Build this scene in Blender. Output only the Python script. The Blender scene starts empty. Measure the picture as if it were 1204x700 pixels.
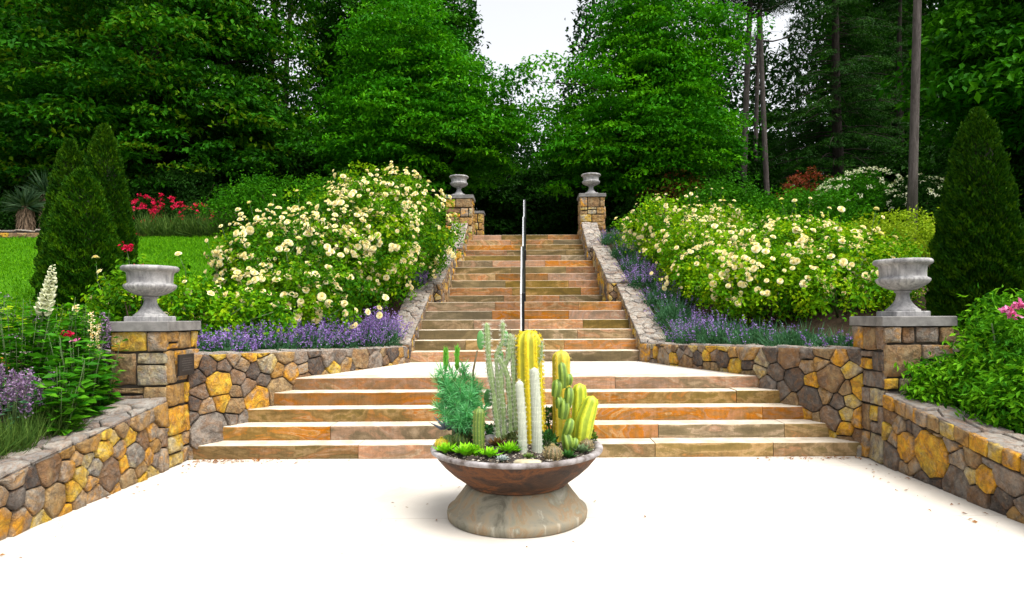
import bpy, math, random
import numpy as np
from mathutils import Vector, Matrix

# ------------------------------------------------------------------ camera, sky, sun, exposure
SC = bpy.context.scene
COL = SC.collection
CAM_H = 1.47
cam_data = bpy.data.cameras.new('camera')
cam = bpy.data.objects.new('camera', cam_data)
COL.objects.link(cam)
SC.camera = cam
cam.location = (0, 0, CAM_H)
cam.rotation_euler = (Matrix.Rotation(math.radians(90), 3, 'X') @ Matrix.Rotation(math.radians(-0.31), 3, 'Z')).to_euler()
cam_data.sensor_width = 36
cam_data.lens = 36 * 750 / 1204
cam_data.shift_x = -15.5 / 1204
cam_data.shift_y = 22.0 / 1204
cam_data.clip_start = 0.05
cam_data.clip_end = 2000

SUN_DIR = Vector((0.38, -0.30, 1.0)).normalized()
SUN_EL = math.asin(SUN_DIR.z)
SUN_ROT = math.atan2(SUN_DIR.x, SUN_DIR.y)
world = bpy.data.worlds.new('World')
SC.world = world
world.use_nodes = True
wn = world.node_tree
bg = wn.nodes['Background']
sky = wn.nodes.new('ShaderNodeTexSky')
sky.sky_type = 'NISHITA'
sky.sun_disc = False
sky.sun_elevation = SUN_EL
sky.sun_rotation = SUN_ROT
sky.air_density = 1.0
sky.dust_density = 4.0
hs = wn.nodes.new('ShaderNodeHueSaturation')      # thin overcast: nearly white sky
hs.inputs['Saturation'].default_value = 0.15
wn.links.new(sky.outputs[0], hs.inputs['Color'])
wn.links.new(hs.outputs[0], bg.inputs['Color'])
bg.inputs['Strength'].default_value = 0.15

sun_data = bpy.data.lights.new('sun', 'SUN')
sun_data.energy = 1.5
sun_data.angle = math.radians(40)
sun_data.color = (1.0, 0.95, 0.86)
sun = bpy.data.objects.new('sun', sun_data)
COL.objects.link(sun)
sun.location = (20, -20, 40)
sun.rotation_euler = SUN_DIR.to_track_quat('Z', 'Y').to_euler()

vs = SC.view_settings
SC.display_settings.display_device = 'sRGB'
vs.view_transform = 'Standard'
vs.look = 'None'
vs.exposure = 1.15
vs.gamma = 1.0
cy = SC.cycles
cy.max_bounces = 5
cy.diffuse_bounces = 2
cy.glossy_bounces = 2
cy.transmission_bounces = 3
cy.transparent_max_bounces = 4
cy.sample_clamp_indirect = 6
cy.use_denoising = True
try:
    cy.denoiser = 'OPENIMAGEDENOISE'
    cy.denoising_prefilter = 'ACCURATE'
except Exception:
    pass
cy.use_adaptive_sampling = False

R = random.Random(7)
F = 750.0
def px2x(px, d): return (px - 617.5) * d / F
def py2z(py, d): return CAM_H - (py - 372.0) * d / F

# ------------------------------------------------------------------ bookkeeping helpers
def tag(o, label=None, cat=None, group=None, kind=None):
    if label: o['label'] = label
    if cat: o['category'] = cat
    if group: o['group'] = group
    if kind: o['kind'] = kind
    return o

def empty(name, loc=(0, 0, 0), rz=0.0, label=None, cat=None, group=None):
    o = bpy.data.objects.new(name, None)
    o.empty_display_size = 0.2
    COL.objects.link(o)
    o.location = loc
    o.rotation_euler = (0, 0, rz)
    return tag(o, label, cat, group)

def link_mesh(name, me, parent=None):
    o = bpy.data.objects.new(name, me)
    COL.objects.link(o)
    if parent is not None:
        o.parent = parent
    return o

def np_mesh(name, V, faces, mats, parent=None, rnd=None, midx=None, smooth=False):
    """faces: (n,k) array or list of tuples."""
    me = bpy.data.meshes.new(name)
    V = np.asarray(V, dtype=np.float32).reshape(-1, 3)
    if isinstance(faces, np.ndarray):
        n, k = faces.shape
        tot = np.full(n, k, dtype=np.int32)
        idx = faces.astype(np.int32).ravel()
    else:
        n = len(faces)
        tot = np.array([len(f) for f in faces], dtype=np.int32)
        idx = np.fromiter((i for f in faces for i in f), dtype=np.int32)
    start = np.concatenate([[0], np.cumsum(tot)[:-1]]).astype(np.int32)
    me.vertices.add(len(V))
    me.vertices.foreach_set('co', V.ravel())
    me.loops.add(len(idx))
    me.loops.foreach_set('vertex_index', idx)
    me.polygons.add(n)
    me.polygons.foreach_set('loop_start', start)
    me.polygons.foreach_set('loop_total', tot)
    if not isinstance(mats, (list, tuple)): mats = [mats]
    for m in mats: me.materials.append(m)
    if midx is not None:
        me.polygons.foreach_set('material_index', np.asarray(midx, dtype=np.int32))
    me.polygons.foreach_set('use_smooth', np.full(n, bool(smooth)) if not isinstance(smooth, np.ndarray) else smooth)
    me.update(calc_edges=True)
    me.validate()
    if rnd is not None:
        a = me.attributes.new('rnd', 'FLOAT', 'FACE')
        a.data.foreach_set('value', np.asarray(rnd, dtype=np.float32))
    return link_mesh(name, me, parent)

class MB:
    def __init__(s): s.v = []; s.f = []; s.r = []; s.m = []; s.s = []
    def add(s, verts, faces, rnd=0.5, mat=0, smooth=False):
        b = len(s.v)
        s.v.extend([tuple(p) for p in verts])
        for f in faces:
            s.f.append(tuple(b + i for i in f)); s.r.append(rnd); s.m.append(mat); s.s.append(smooth)
    def box(s, x0, x1, y0, y1, z0, z1, rnd=0.5, mat=0, bev=0.0):
        if bev <= 0:
            v = [(x0,y0,z0),(x1,y0,z0),(x1,y1,z0),(x0,y1,z0),(x0,y0,z1),(x1,y0,z1),(x1,y1,z1),(x0,y1,z1)]
            s.add(v, [(3,2,1,0),(4,5,6,7),(0,1,5,4),(1,2,6,5),(2,3,7,6),(3,0,4,7)], rnd, mat)
            return
        b = bev
        # bottom ring, mid ring, top ring inset: chamfered top and vertical corners
        def ring(e, z):
            return [(x0+e+b,y0+e,z),(x1-e-b,y0+e,z),(x1-e,y0+e+b,z),(x1-e,y1-e-b,z),(x1-e-b,y1-e,z),(x0+e+b,y1-e,z),(x0+e,y1-e-b,z),(x0+e,y0+e+b,z)]
        v = ring(0, z0) + ring(0, z1 - b) + ring(b, z1)
        f = [tuple(reversed(range(8))), tuple(range(16, 24))]
        for k in (0, 8):
            for i in range(8):
                j = (i + 1) % 8
                f.append((k+i, k+j, k+8+j, k+8+i))
        s.add(v, f, rnd, mat)
    def tube(s, pts, radii, sides=8, rnd=0.5, mat=0, cap=True, smooth=True):
        pts = [Vector(p) for p in pts]
        n = len(pts)
        if not isinstance(radii, (list, tuple)): radii = [radii] * n
        vs_, fs = [], []
        up = Vector((0.13, 0.29, 0.95))
        prev = None
        for i, p in enumerate(pts):
            t = (pts[min(i+1, n-1)] - pts[max(i-1, 0)])
            t = t.normalized() if t.length > 1e-9 else Vector((0,0,1))
            if prev is None:
                a = t.cross(up)
                if a.length < 0.1: a = t.cross(Vector((1,0,0)))
            else:
                a = prev - t * prev.dot(t)
            a.normalize(); prev = a
            b = t.cross(a)
            for k in range(sides):
                th = 2*math.pi*k/sides
                vs_.append(p + (a*math.cos(th) + b*math.sin(th)) * radii[i])
        for i in range(n-1):
            for k in range(sides):
                k2 = (k+1) % sides
                fs.append((i*sides+k, i*sides+k2, (i+1)*sides+k2, (i+1)*sides+k))
        if cap:
            fs.append(tuple(reversed(range(sides))))
            fs.append(tuple((n-1)*sides + k for k in range(sides)))
        s.add(vs_, fs, rnd, mat, smooth)
    def lathe(s, prof, segs=48, c=(0,0,0), rnd=0.5, mat=0, flute=None, smooth=True):
        vs_, fs = [], []
        for j, (r, z) in enumerate(prof):
            for k in range(segs):
                th = 2*math.pi*k/segs
                rr = r * (flute(j, th) if flute else 1.0)
                vs_.append((c[0]+rr*math.cos(th), c[1]+rr*math.sin(th), c[2]+z))
        for j in range(len(prof)-1):
            for k in range(segs):
                k2 = (k+1) % segs
                fs.append((j*segs+k, j*segs+k2, (j+1)*segs+k2, (j+1)*segs+k))
        s.add(vs_, fs, rnd, mat, smooth)
    def build(s, name, mats, parent=None):
        return np_mesh(name, s.v, s.f, mats, parent, s.r, s.m, np.array(s.s, dtype=bool))

def copy_tree(o, parent=None):
    c = o.copy()
    COL.objects.link(c)
    if parent is not None: c.parent = parent
    for ch in list(o.children): copy_tree(ch, c)
    return c

# ------------------------------------------------------------------ materials
def new_mat(name):
    m = bpy.data.materials.new(name)
    m.use_nodes = True
    nt = m.node_tree
    return m, nt, nt.nodes['Principled BSDF'], nt.nodes['Material Output']

def nd(nt, typ, **kw):
    n = nt.nodes.new(typ)
    for k, v in kw.items():
        if k in n.inputs.keys(): n.inputs[k].default_value = v
        else: setattr(n, k, v)
    return n

def ramp(nt, stops, interp='LINEAR'):
    n = nt.nodes.new('ShaderNodeValToRGB')
    cr = n.color_ramp
    cr.interpolation = interp
    while len(cr.elements) < len(stops): cr.elements.new(0.5)
    for e, (p, c) in zip(cr.elements, stops):
        e.position = p
        e.color = (c[0], c[1], c[2], 1)
    return n

def mix(nt, fac, a, b, mode='MIX'):
    n = nt.nodes.new('ShaderNodeMix')
    n.data_type = 'RGBA'; n.blend_type = mode
    for sock, val in ((0, fac), (6, a), (7, b)):
        if isinstance(val, (int, float)): n.inputs[sock].default_value = val
        elif isinstance(val, tuple): n.inputs[sock].default_value = (*val, 1) if len(val) == 3 else val
        else: nt.links.new(val, n.inputs[sock])
    return n.outputs[2]

def attr(nt, name='rnd'):
    n = nt.nodes.new('ShaderNodeAttribute')
    n.attribute_name = name
    return n.outputs['Fac']

def noise(nt, scale, detail=4, rough=0.55, vec=None, dist=0.0):
    n = nd(nt, 'ShaderNodeTexNoise', Scale=scale, Detail=detail, Roughness=rough, Distortion=dist)
    if vec is not None: nt.links.new(vec, n.inputs['Vector'])
    return n.outputs['Fac']

def objco(nt): return nt.nodes.new('ShaderNodeTexCoord').outputs['Object']

def mapped(nt, sc, vec=None):
    n = nt.nodes.new('ShaderNodeMapping')
    n.inputs['Scale'].default_value = sc
    nt.links.new(vec if vec is not None else objco(nt), n.inputs['Vector'])
    return n.outputs[0]

def bump(nt, bsdf, h, strength=0.5, dist=0.02):
    b = nd(nt, 'ShaderNodeBump', Strength=strength, Distance=dist)
    nt.links.new(h, b.inputs['Height'])
    nt.links.new(b.outputs[0], bsdf.inputs['Normal'])

def mth(nt, op, a, b=0.0, clamp=False):
    n = nt.nodes.new('ShaderNodeMath'); n.operation = op; n.use_clamp = clamp
    for i, v in enumerate((a, b)):
        if isinstance(v, (int, float)): n.inputs[i].default_value = v
        else: nt.links.new(v, n.inputs[i])
    return n.outputs[0]

def leaf_mat(name, cols, rough=0.6, transl=0.22, objvar=0.25, spec=0.06):
    """cols: list of colours, spread over the per-leaf random number."""
    m, nt, b, out = new_mat(name)
    n = len(cols)
    rp = ramp(nt, [(i / max(1, n-1), c) for i, c in enumerate(cols)])
    nt.links.new(attr(nt), rp.inputs[0])
    oi = nt.nodes.new('ShaderNodeObjectInfo')
    hsv = nt.nodes.new('ShaderNodeHueSaturation')
    v = mth(nt, 'MULTIPLY_ADD', oi.outputs['Random'], objvar)
    v.node.inputs[2].default_value = 1.0 - objvar / 2
    nt.links.new(v, hsv.inputs['Value'])
    nt.links.new(rp.outputs[0], hsv.inputs['Color'])
    c = hsv.outputs[0]
    nt.links.new(c, b.inputs['Base Color'])
    b.inputs['Roughness'].default_value = rough
    b.inputs['Specular IOR Level'].default_value = spec
    tr = nt.nodes.new('ShaderNodeBsdfTranslucent')
    c2 = mix(nt, 1.0, c, (1.25, 1.3, 0.6), 'MULTIPLY')
    nt.links.new(c2, tr.inputs['Color'])
    ms = nt.nodes.new('ShaderNodeMixShader')
    ms.inputs[0].default_value = transl
    nt.links.new(b.outputs[0], ms.inputs[1])
    nt.links.new(tr.outputs[0], ms.inputs[2])
    nt.links.new(ms.outputs[0], out.inputs['Surface'])
    return m

def plain_mat(name, c1, c2=None, scale=8, rough=0.6, bumpd=0.0, bs=30, metal=0.0, spec=0.5):
    m, nt, b, out = new_mat(name)
    co = objco(nt)
    if c2 is None: c2 = tuple(x * 0.7 for x in c1)
    rp = ramp(nt, [(0.35, c2), (0.65, c1)])
    nt.links.new(noise(nt, scale, 6, 0.6, co), rp.inputs[0])
    nt.links.new(rp.outputs[0], b.inputs['Base Color'])
    b.inputs['Roughness'].default_value = rough
    b.inputs['Metallic'].default_value = metal
    b.inputs['Specular IOR Level'].default_value = spec
    if bumpd > 0: bump(nt, b, noise(nt, bs, 6, 0.65, co), 0.6, bumpd)
    return m

def stone_mat(name, stops, var=0.62):
    m, nt, b, out = new_mat(name)
    co = objco(nt)
    r = attr(nt)
    pal = ramp(nt, stops, 'LINEAR')
    # shift the palette lookup a little across each stone so no stone is one flat colour
    big = noise(nt, 5.5, 5, 0.6, co, 0.6)
    look = mth(nt, 'ADD', r, mth(nt, 'MULTIPLY', mth(nt, 'SUBTRACT', big, 0.5), 0.40), True)
    nt.links.new(look, pal.inputs[0])
    rust = ramp(nt, [(0.46, (0, 0, 0)), (0.60, (1, 1, 1))])
    nt.links.new(noise(nt, 7.0, 8, 0.7, co, 1.5), rust.inputs[0])
    c = mix(nt, mth(nt, 'MULTIPLY', rust.outputs[0], 0.38), pal.outputs[0], (0.33, 0.135, 0.025))
    dark = ramp(nt, [(0.38, (1, 1, 1)), (0.56, (0, 0, 0))])
    nt.links.new(noise(nt, 11.0, 10, 0.75, co, 0.8), dark.inputs[0])
    c = mix(nt, mth(nt, 'MULTIPLY', dark.outputs[0], var), c, (0.055, 0.045, 0.04))
    pale = ramp(nt, [(0.55, (0, 0, 0)), (0.70, (1, 1, 1))])
    nt.links.new(noise(nt, 17.0, 9, 0.75, co, .5), pale.inputs[0])
    c = mix(nt, mth(nt, 'MULTIPLY', pale.outputs[0], 0.35), c, (0.52, 0.46, 0.36))
    nt.links.new(c, b.inputs['Base Color'])
    b.inputs['Roughness'].default_value = 0.82
    b.inputs['Specular IOR Level'].default_value = 0.25
    h = mth(nt, 'ADD', noise(nt, 9, 8, 0.62, co), mth(nt, 'MULTIPLY', noise(nt, 55, 6, 0.7, co), 0.35))
    bump(nt, b, h, 1.0, 0.08)
    return m

M = {}
DK = (0.085, 0.07, 0.06)
M['stone'] = stone_mat('rubble stone', [(0.0, (0.082, 0.067, 0.060)), (0.12, (0.156, 0.131, 0.111)), (0.26, (0.327, 0.283, 0.238)), (0.38, (0.231, 0.127, 0.060)),
                                       (0.50, (0.401, 0.283, 0.142)), (0.62, (0.492, 0.260, 0.052)), (0.72, (0.357, 0.312, 0.253)), (0.80, (0.750, 0.343, 0.018)), (0.88, (0.744, 0.492, 0.052)), (0.95, (0.566, 0.476, 0.283)), (1.0, (0.298, 0.276, 0.238))])
M['flag'] = stone_mat('coping flagstone', [(0.0, (0.246, 0.221, 0.205)), (0.4, (0.377, 0.353, 0.320)), (0.7, (0.426, 0.385, 0.336)), (1.0, (0.492, 0.451, 0.394))], 0.4)
M['mortar'] = plain_mat('mortar', (0.042, 0.032, 0.023), (0.016, 0.013, 0.010), 14, 0.95, 0.008, 60)
M['cap'] = plain_mat('bluestone cap', (0.21, 0.20, 0.19), (0.11, 0.105, 0.10), 8, 0.8, 0.006, 70)
def urn_mat():
    m, nt, b, out = new_mat('weathered cast stone')
    co = objco(nt)
    rp = ramp(nt, [(.35, (.20, .195, .20)), (.62, (.42, .41, .40))]); nt.links.new(noise(nt, 6, 8, .7, co), rp.inputs[0])
    st = ramp(nt, [(.46, (0, 0, 0)), (.62, (1, 1, 1))]); nt.links.new(noise(nt, 4, 6, .65, mapped(nt, (6, 6, .9))), st.inputs[0])
    c = mix(nt, mth(nt, 'MULTIPLY', st.outputs[0], .55), rp.outputs[0], (.10, .10, .105))
    nt.links.new(c, b.inputs['Base Color']); b.inputs['Roughness'].default_value = .9; b.inputs['Specular IOR Level'].default_value = .2
    bump(nt, b, noise(nt, 60, 8, .75, co), .8, .006)
    return m
M['urn'] = urn_mat()
M['urn_spare'] = plain_mat('cast stone', (0.37, 0.36, 0.355), (0.17, 0.165, 0.17), 7, 0.85, 0.006, 60)
M['metal'] = plain_mat('dark metal', (0.03, 0.03, 0.033), None, 20, 0.28, 0, 30, 0.9)
M['rail_sheen'] = plain_mat('painted rail sheen', (0.74, 0.75, 0.78), (0.60, 0.61, 0.64), 20, 0.45, 0, 30, 0.15)  # sky sheen on the dark rail's left side, painted as a pale colour
M['bronze'] = plain_mat('dark bronze', (0.035, 0.03, 0.03), (0.02, 0.018, 0.018), 30, 0.45, 0.002, 60, 0.4)
M['bronze_mark'] = plain_mat('worn bronze', (0.11, 0.10, 0.10), None, 30, 0.5, 0, 60, 0.4)

def step_mat():
    m, nt, b, out = new_mat('sawn sandstone')
    r = attr(nt)
    co = objco(nt)
    off = nt.nodes.new('ShaderNodeCombineXYZ')
    nt.links.new(mth(nt, 'MULTIPLY', r, 37.0), off.inputs[0]); nt.links.new(mth(nt, 'MULTIPLY', r, 11.0), off.inputs[2])
    va = nt.nodes.new('ShaderNodeVectorMath'); va.operation = 'ADD'
    nt.links.new(co, va.inputs[0]); nt.links.new(off.outputs[0], va.inputs[1])
    vec = mapped(nt, (0.75, 0.8, 2.3), va.outputs[0])
    n1 = noise(nt, 1.3, 4, 0.5, vec, 1.8)
    fine = noise(nt, 11, 9, 0.75, mapped(nt, (1, 1, 1), va.outputs[0]), .4)
    band = mth(nt, 'ADD', mth(nt, 'MULTIPLY', n1, 0.9), mth(nt, 'MULTIPLY', mth(nt, 'SUBTRACT', r, 0.5), 0.58))
    band = mth(nt, 'ADD', band, mth(nt, 'MULTIPLY', mth(nt, 'SUBTRACT', fine, 0.5), 0.16))
    rp = ramp(nt, [(0.14, (0.124, 0.085, 0.028)), (0.27, (0.194, 0.134, 0.044)), (0.345, (0.265, 0.178, 0.068)), (0.355, (0.397, 0.263, 0.124)), (0.40, (0.336, 0.215, 0.092)), (0.435, (0.220, 0.138, 0.052)), (0.465, (0.265, 0.162, 0.068)),
                   (0.475, (0.379, 0.182, 0.060)), (0.52, (0.389, 0.210, 0.100)), (0.53, (0.459, 0.299, 0.160)), (0.565, (0.415, 0.153, 0.037)), (0.61, (0.318, 0.166, 0.077)), (0.66, (0.389, 0.206, 0.120)), (0.675, (0.415, 0.166, 0.048)), (0.80, (0.283, 0.162, 0.080))])
    nt.links.new(band, rp.inputs[0])
    # lichen, damp stains and runs with shapes of their own
    st = ramp(nt, [(0.47, (0, 0, 0)), (0.58, (1, 1, 1))])
    nt.links.new(noise(nt, 3.0, 9, 0.75, mapped(nt, (0.9, 1, 2.0), va.outputs[0]), 0.5), st.inputs[0])
    c = mix(nt, mth(nt, 'MULTIPLY', st.outputs[0], 0.48), rp.outputs[0], (0.085, 0.068, 0.022))
    run = ramp(nt, [(0.45, (0, 0, 0)), (0.62, (1, 1, 1))])
    nt.links.new(noise(nt, 3.0, 5, 0.7, mapped(nt, (9, 1, 0.9), va.outputs[0])), run.inputs[0])
    c = mix(nt, mth(nt, 'MULTIPLY', run.outputs[0], 0.22), c, (0.09, 0.065, 0.03))
    tone = nt.nodes.new('ShaderNodeHueSaturation')
    nt.links.new(mth(nt, 'ADD', mth(nt, 'MULTIPLY', mth(nt, 'FRACT', mth(nt, 'MULTIPLY', r, 17.3)), 0.55), 0.68), tone.inputs['Value'])
    nt.links.new(mth(nt, 'ADD', mth(nt, 'MULTIPLY', mth(nt, 'FRACT', mth(nt, 'MULTIPLY', r, 7.9)), 0.5), 0.68), tone.inputs['Saturation'])
    nt.links.new(c, tone.inputs['Color']); c = tone.outputs[0]
    sp = ramp(nt, [(0.56, (0, 0, 0)), (0.66, (1, 1, 1))])
    nt.links.new(noise(nt, 28, 6, 0.75, co), sp.inputs[0])
    c = mix(nt, mth(nt, 'MULTIPLY', sp.outputs[0], 0.35), c, (0.07, 0.05, 0.025))
    # bright light on the treads painted in: upward faces mixed to a paler colour
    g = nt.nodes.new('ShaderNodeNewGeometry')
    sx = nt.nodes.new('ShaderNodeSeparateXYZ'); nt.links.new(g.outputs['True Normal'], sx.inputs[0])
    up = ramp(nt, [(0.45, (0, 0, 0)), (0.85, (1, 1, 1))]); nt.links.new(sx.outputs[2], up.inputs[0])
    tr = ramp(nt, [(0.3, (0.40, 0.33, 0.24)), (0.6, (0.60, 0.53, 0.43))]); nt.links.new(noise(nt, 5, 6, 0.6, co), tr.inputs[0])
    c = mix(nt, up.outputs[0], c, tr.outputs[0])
    nt.links.new(c, b.inputs['Base Color'])
    b.inputs['Roughness'].default_value = 0.85
    b.inputs['Specular IOR Level'].default_value = 0.2
    bump(nt, b, noise(nt, 30, 8, 0.7, co), 0.5, 0.008)
    return m
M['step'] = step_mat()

def paving_mat():
    m, nt, b, out = new_mat('pale paving')
    co = objco(nt)
    a = ramp(nt, [(0.3, (0.52, 0.475, 0.415)), (0.7, (0.62, 0.58, 0.52))]); nt.links.new(noise(nt, 1.3, 7, 0.6, co), a.inputs[0])
    d = ramp(nt, [(0.57, (0, 0, 0)), (0.75, (1, 1, 1))]); nt.links.new(noise(nt, 0.75, 7, 0.7, co, 0.8), d.inputs[0])
    c = mix(nt, mth(nt, 'MULTIPLY', d.outputs[0], 0.55), a.outputs[0], (0.38, 0.295, 0.205))
    s = ramp(nt, [(0.70, (0, 0, 0)), (0.76, (1, 1, 1))]); nt.links.new(noise(nt, 26, 4, 0.6, co), s.inputs[0])
    c = mix(nt, mth(nt, 'MULTIPLY', s.outputs[0], 0.25), c, (0.38, 0.31, 0.24))
    br = nd(nt, 'ShaderNodeTexBrick', Scale=1.0)
    br.offset = 0.5
    br.inputs['Brick Width'].default_value = 2.1; br.inputs['Row Height'].default_value = 1.55; br.inputs['Mortar Size'].default_value = 0.006
    br.inputs['Color1'].default_value = (0, 0, 0, 1); br.inputs['Color2'].default_value = (0, 0, 0, 1); br.inputs['Mortar'].default_value = (1, 1, 1, 1)
    nt.links.new(co, br.inputs['Vector'])
    c = mix(nt, mth(nt, 'MULTIPLY', br.outputs['Fac'], 0.7), c, (0.42, 0.37, 0.31))
    nt.links.new(c, b.inputs['Base Color'])
    b.inputs['Roughness'].default_value = 0.9
    b.inputs['Specular IOR Level'].default_value = 0.15
    bump(nt, b, noise(nt, 60, 6, 0.7, co), 0.35, 0.004)
    return m
M['paving'] = paving_mat()

def ground_mat():
    m, nt, b, out = new_mat('lawn and mulch')
    co = objco(nt)
    g = ramp(nt, [(0.3, (0.034, 0.12, 0.001)), (0.7, (0.065, 0.20, 0.002))]); nt.links.new(noise(nt, 3.0, 8, 0.7, co), g.inputs[0])
    s = ramp(nt, [(0.3, (0.022, 0.015, 0.010)), (0.7, (0.065, 0.042, 0.026))]); nt.links.new(noise(nt, 14, 8, 0.7, co), s.inputs[0])
    c = mix(nt, attr(nt, 'lawn'), s.outputs[0], g.outputs[0])
    nt.links.new(c, b.inputs['Base Color'])
    b.inputs['Roughness'].default_value = 0.95
    b.inputs['Specular IOR Level'].default_value = 0.1
    bump(nt, b, noise(nt, 40, 6, 0.7, co), 0.6, 0.03)
    return m
M['ground'] = ground_mat()

def bark_mat(name, c1, c2):
    m, nt, b, out = new_mat(name)
    v = mapped(nt, (7, 7, 1.2))
    rp = ramp(nt, [(0.35, c2), (0.65, c1)]); n = noise(nt, 2.2, 8, 0.7, v, 0.6)
    nt.links.new(n, rp.inputs[0]); nt.links.new(rp.outputs[0], b.inputs['Base Color'])
    b.inputs['Roughness'].default_value = 0.95; b.inputs['Specular IOR Level'].default_value = 0.1
    bump(nt, b, n, 0.9, 0.05)
    return m
M['bark'] = bark_mat('dark bark', (0.055, 0.045, 0.038), (0.018, 0.015, 0.013))
M['bark_grey'] = bark_mat('grey pine bark', (0.135, 0.115, 0.108), (0.055, 0.045, 0.042))
M['stem'] = plain_mat('green stem', (0.07, 0.13, 0.03), (0.05, 0.08, 0.02), 10, 0.6)
M['woody'] = plain_mat('woody stem', (0.10, 0.07, 0.04), None, 12, 0.9)

M['leaf_bright'] = leaf_mat('bright spring leaf', [(0.006, 0.070, 0.001), (0.040, 0.23, 0.002), (0.13, 0.42, 0.003)], objvar=0.15)
M['leaf_chestnut'] = leaf_mat('chestnut leaf', [(0.007, 0.070, 0.002), (0.030, 0.16, 0.002), (0.075, 0.27, 0.003)], objvar=0.1)
M['peony'] = leaf_mat('peony leaf', [(0.008, 0.065, 0.002), (0.035, 0.16, 0.003), (0.10, 0.30, 0.006), (0.18, 0.40, 0.012)], objvar=0.1)
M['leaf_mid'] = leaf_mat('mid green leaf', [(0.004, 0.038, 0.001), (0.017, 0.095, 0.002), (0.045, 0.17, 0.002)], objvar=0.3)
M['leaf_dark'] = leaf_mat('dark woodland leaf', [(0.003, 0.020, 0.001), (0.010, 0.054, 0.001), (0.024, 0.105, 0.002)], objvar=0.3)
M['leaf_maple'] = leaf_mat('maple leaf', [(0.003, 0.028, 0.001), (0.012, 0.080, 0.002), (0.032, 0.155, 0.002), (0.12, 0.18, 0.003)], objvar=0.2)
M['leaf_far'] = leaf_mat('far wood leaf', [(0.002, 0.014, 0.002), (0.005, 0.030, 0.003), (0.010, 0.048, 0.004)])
M['needle'] = leaf_mat('hemlock needle', [(0.002, 0.020, 0.001), (0.010, 0.056, 0.002), (0.032, 0.115, 0.003)], transl=0.12)
M['pine'] = leaf_mat('pine needle', [(0.004, 0.024, 0.005), (0.010, 0.045, 0.008), (0.02, 0.07, 0.010)], transl=0.12)
M['thuja'] = leaf_mat('arborvitae spray', [(0.004, 0.028, 0.001), (0.018, 0.072, 0.001), (0.065, 0.15, 0.001)], transl=0.12)
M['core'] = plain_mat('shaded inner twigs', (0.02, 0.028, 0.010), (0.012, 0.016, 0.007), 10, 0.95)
M['rose_leaf'] = leaf_mat('rose leaf', [(0.006, 0.050, 0.001), (0.030, 0.14, 0.002), (0.12, 0.30, 0.002), (0.30, 0.40, 0.006)])
M['rose_leaf_lime'] = leaf_mat('lime rose leaf', [(0.008, 0.060, 0.001), (0.055, 0.20, 0.002), (0.19, 0.40, 0.003), (0.40, 0.46, 0.008)])
M['shrub'] = leaf_mat('shrub leaf', [(0.008, 0.070, 0.001), (0.032, 0.16, 0.002), (0.075, 0.28, 0.003)], objvar=0.25)
M['shrub_lime'] = leaf_mat('yellow green shrub leaf', [(0.10, 0.19, 0.004), (0.22, 0.34, 0.008), (0.40, 0.48, 0.03)])
M['shrub_dark'] = leaf_mat('dark shrub leaf', [(0.004, 0.022, 0.002), (0.010, 0.046, 0.003), (0.022, 0.08, 0.005)])
M['copper'] = leaf_mat('copper leaf', [(0.05, 0.022, 0.008), (0.14, 0.055, 0.016), (0.07, 0.085, 0.008), (0.20, 0.085, 0.02)])
M['redleaf'] = leaf_mat('reddish leaf', [(0.10, 0.018, 0.012), (0.24, 0.045, 0.022), (0.14, 0.08, 0.02)])
M['nepeta'] = leaf_mat('grey green catmint leaf', [(0.025, 0.085, 0.035), (0.05, 0.15, 0.065), (0.10, 0.23, 0.12)], objvar=0.2)
M['violet'] = leaf_mat('violet flower', [(0.13, 0.07, 0.27), (0.24, 0.14, 0.45), (0.42, 0.29, 0.64)], transl=0.2, objvar=0.2)
M['mauve'] = leaf_mat('mauve flower', [(0.09, 0.05, 0.11), (0.19, 0.12, 0.23), (0.42, 0.30, 0.44)], transl=0.2)
M['white_flower'] = leaf_mat('white flower', [(0.62, 0.66, 0.36), (0.84, 0.84, 0.68)], transl=0.2)
M['cream'] = leaf_mat('cream rose petal', [(0.84, 0.52, 0.18), (0.88, 0.72, 0.36), (0.90, 0.82, 0.52), (0.91, 0.88, 0.70)], transl=0.2, objvar=0.2)
M['redflower'] = leaf_mat('red flower', [(0.34, 0.003, 0.02), (0.52, 0.008, 0.05), (0.62, 0.02, 0.10)], transl=0.2)
M['pinkflower'] = leaf_mat('pink petal', [(0.62, 0.07, 0.30), (0.78, 0.16, 0.45), (0.85, 0.36, 0.60)], transl=0.2)
M['grass'] = leaf_mat('grass blade', [(0.034, 0.14, 0.001), (0.07, 0.23, 0.002), (0.13, 0.33, 0.003)])
M['tallgrass'] = leaf_mat('tall grass blade', [(0.03, 0.075, 0.012), (0.06, 0.12, 0.02), (0.10, 0.17, 0.03)])
M['bigleaf'] = leaf_mat('broad green leaf', [(0.014, 0.10, 0.004), (0.040, 0.19, 0.006), (0.10, 0.31, 0.010)], rough=0.4)
M['yucca'] = leaf_mat('yucca blade', [(0.012, 0.04, 0.015), (0.03, 0.065, 0.028), (0.06, 0.11, 0.05)])

# ------------------------------------------------------------------ stone work
def clip(poly, a, b, c):
    out = []
    n = len(poly)
    for i in range(n):
        p, q = poly[i], poly[(i+1) % n]
        dp = a*p[0] + b*p[1] - c; dq = a*q[0] + b*q[1] - c
        if dp <= 0: out.append(p)
        if (dp < 0 < dq) or (dq < 0 < dp):
            t = dp / (dp - dq)
            out.append((p[0] + t*(q[0]-p[0]), p[1] + t*(q[1]-p[1])))
    return out

def area(poly):
    return 0.5 * sum(poly[i][0]*poly[(i+1) % len(poly)][1] - poly[(i+1) % len(poly)][0]*poly[i][1] for i in range(len(poly)))

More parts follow.
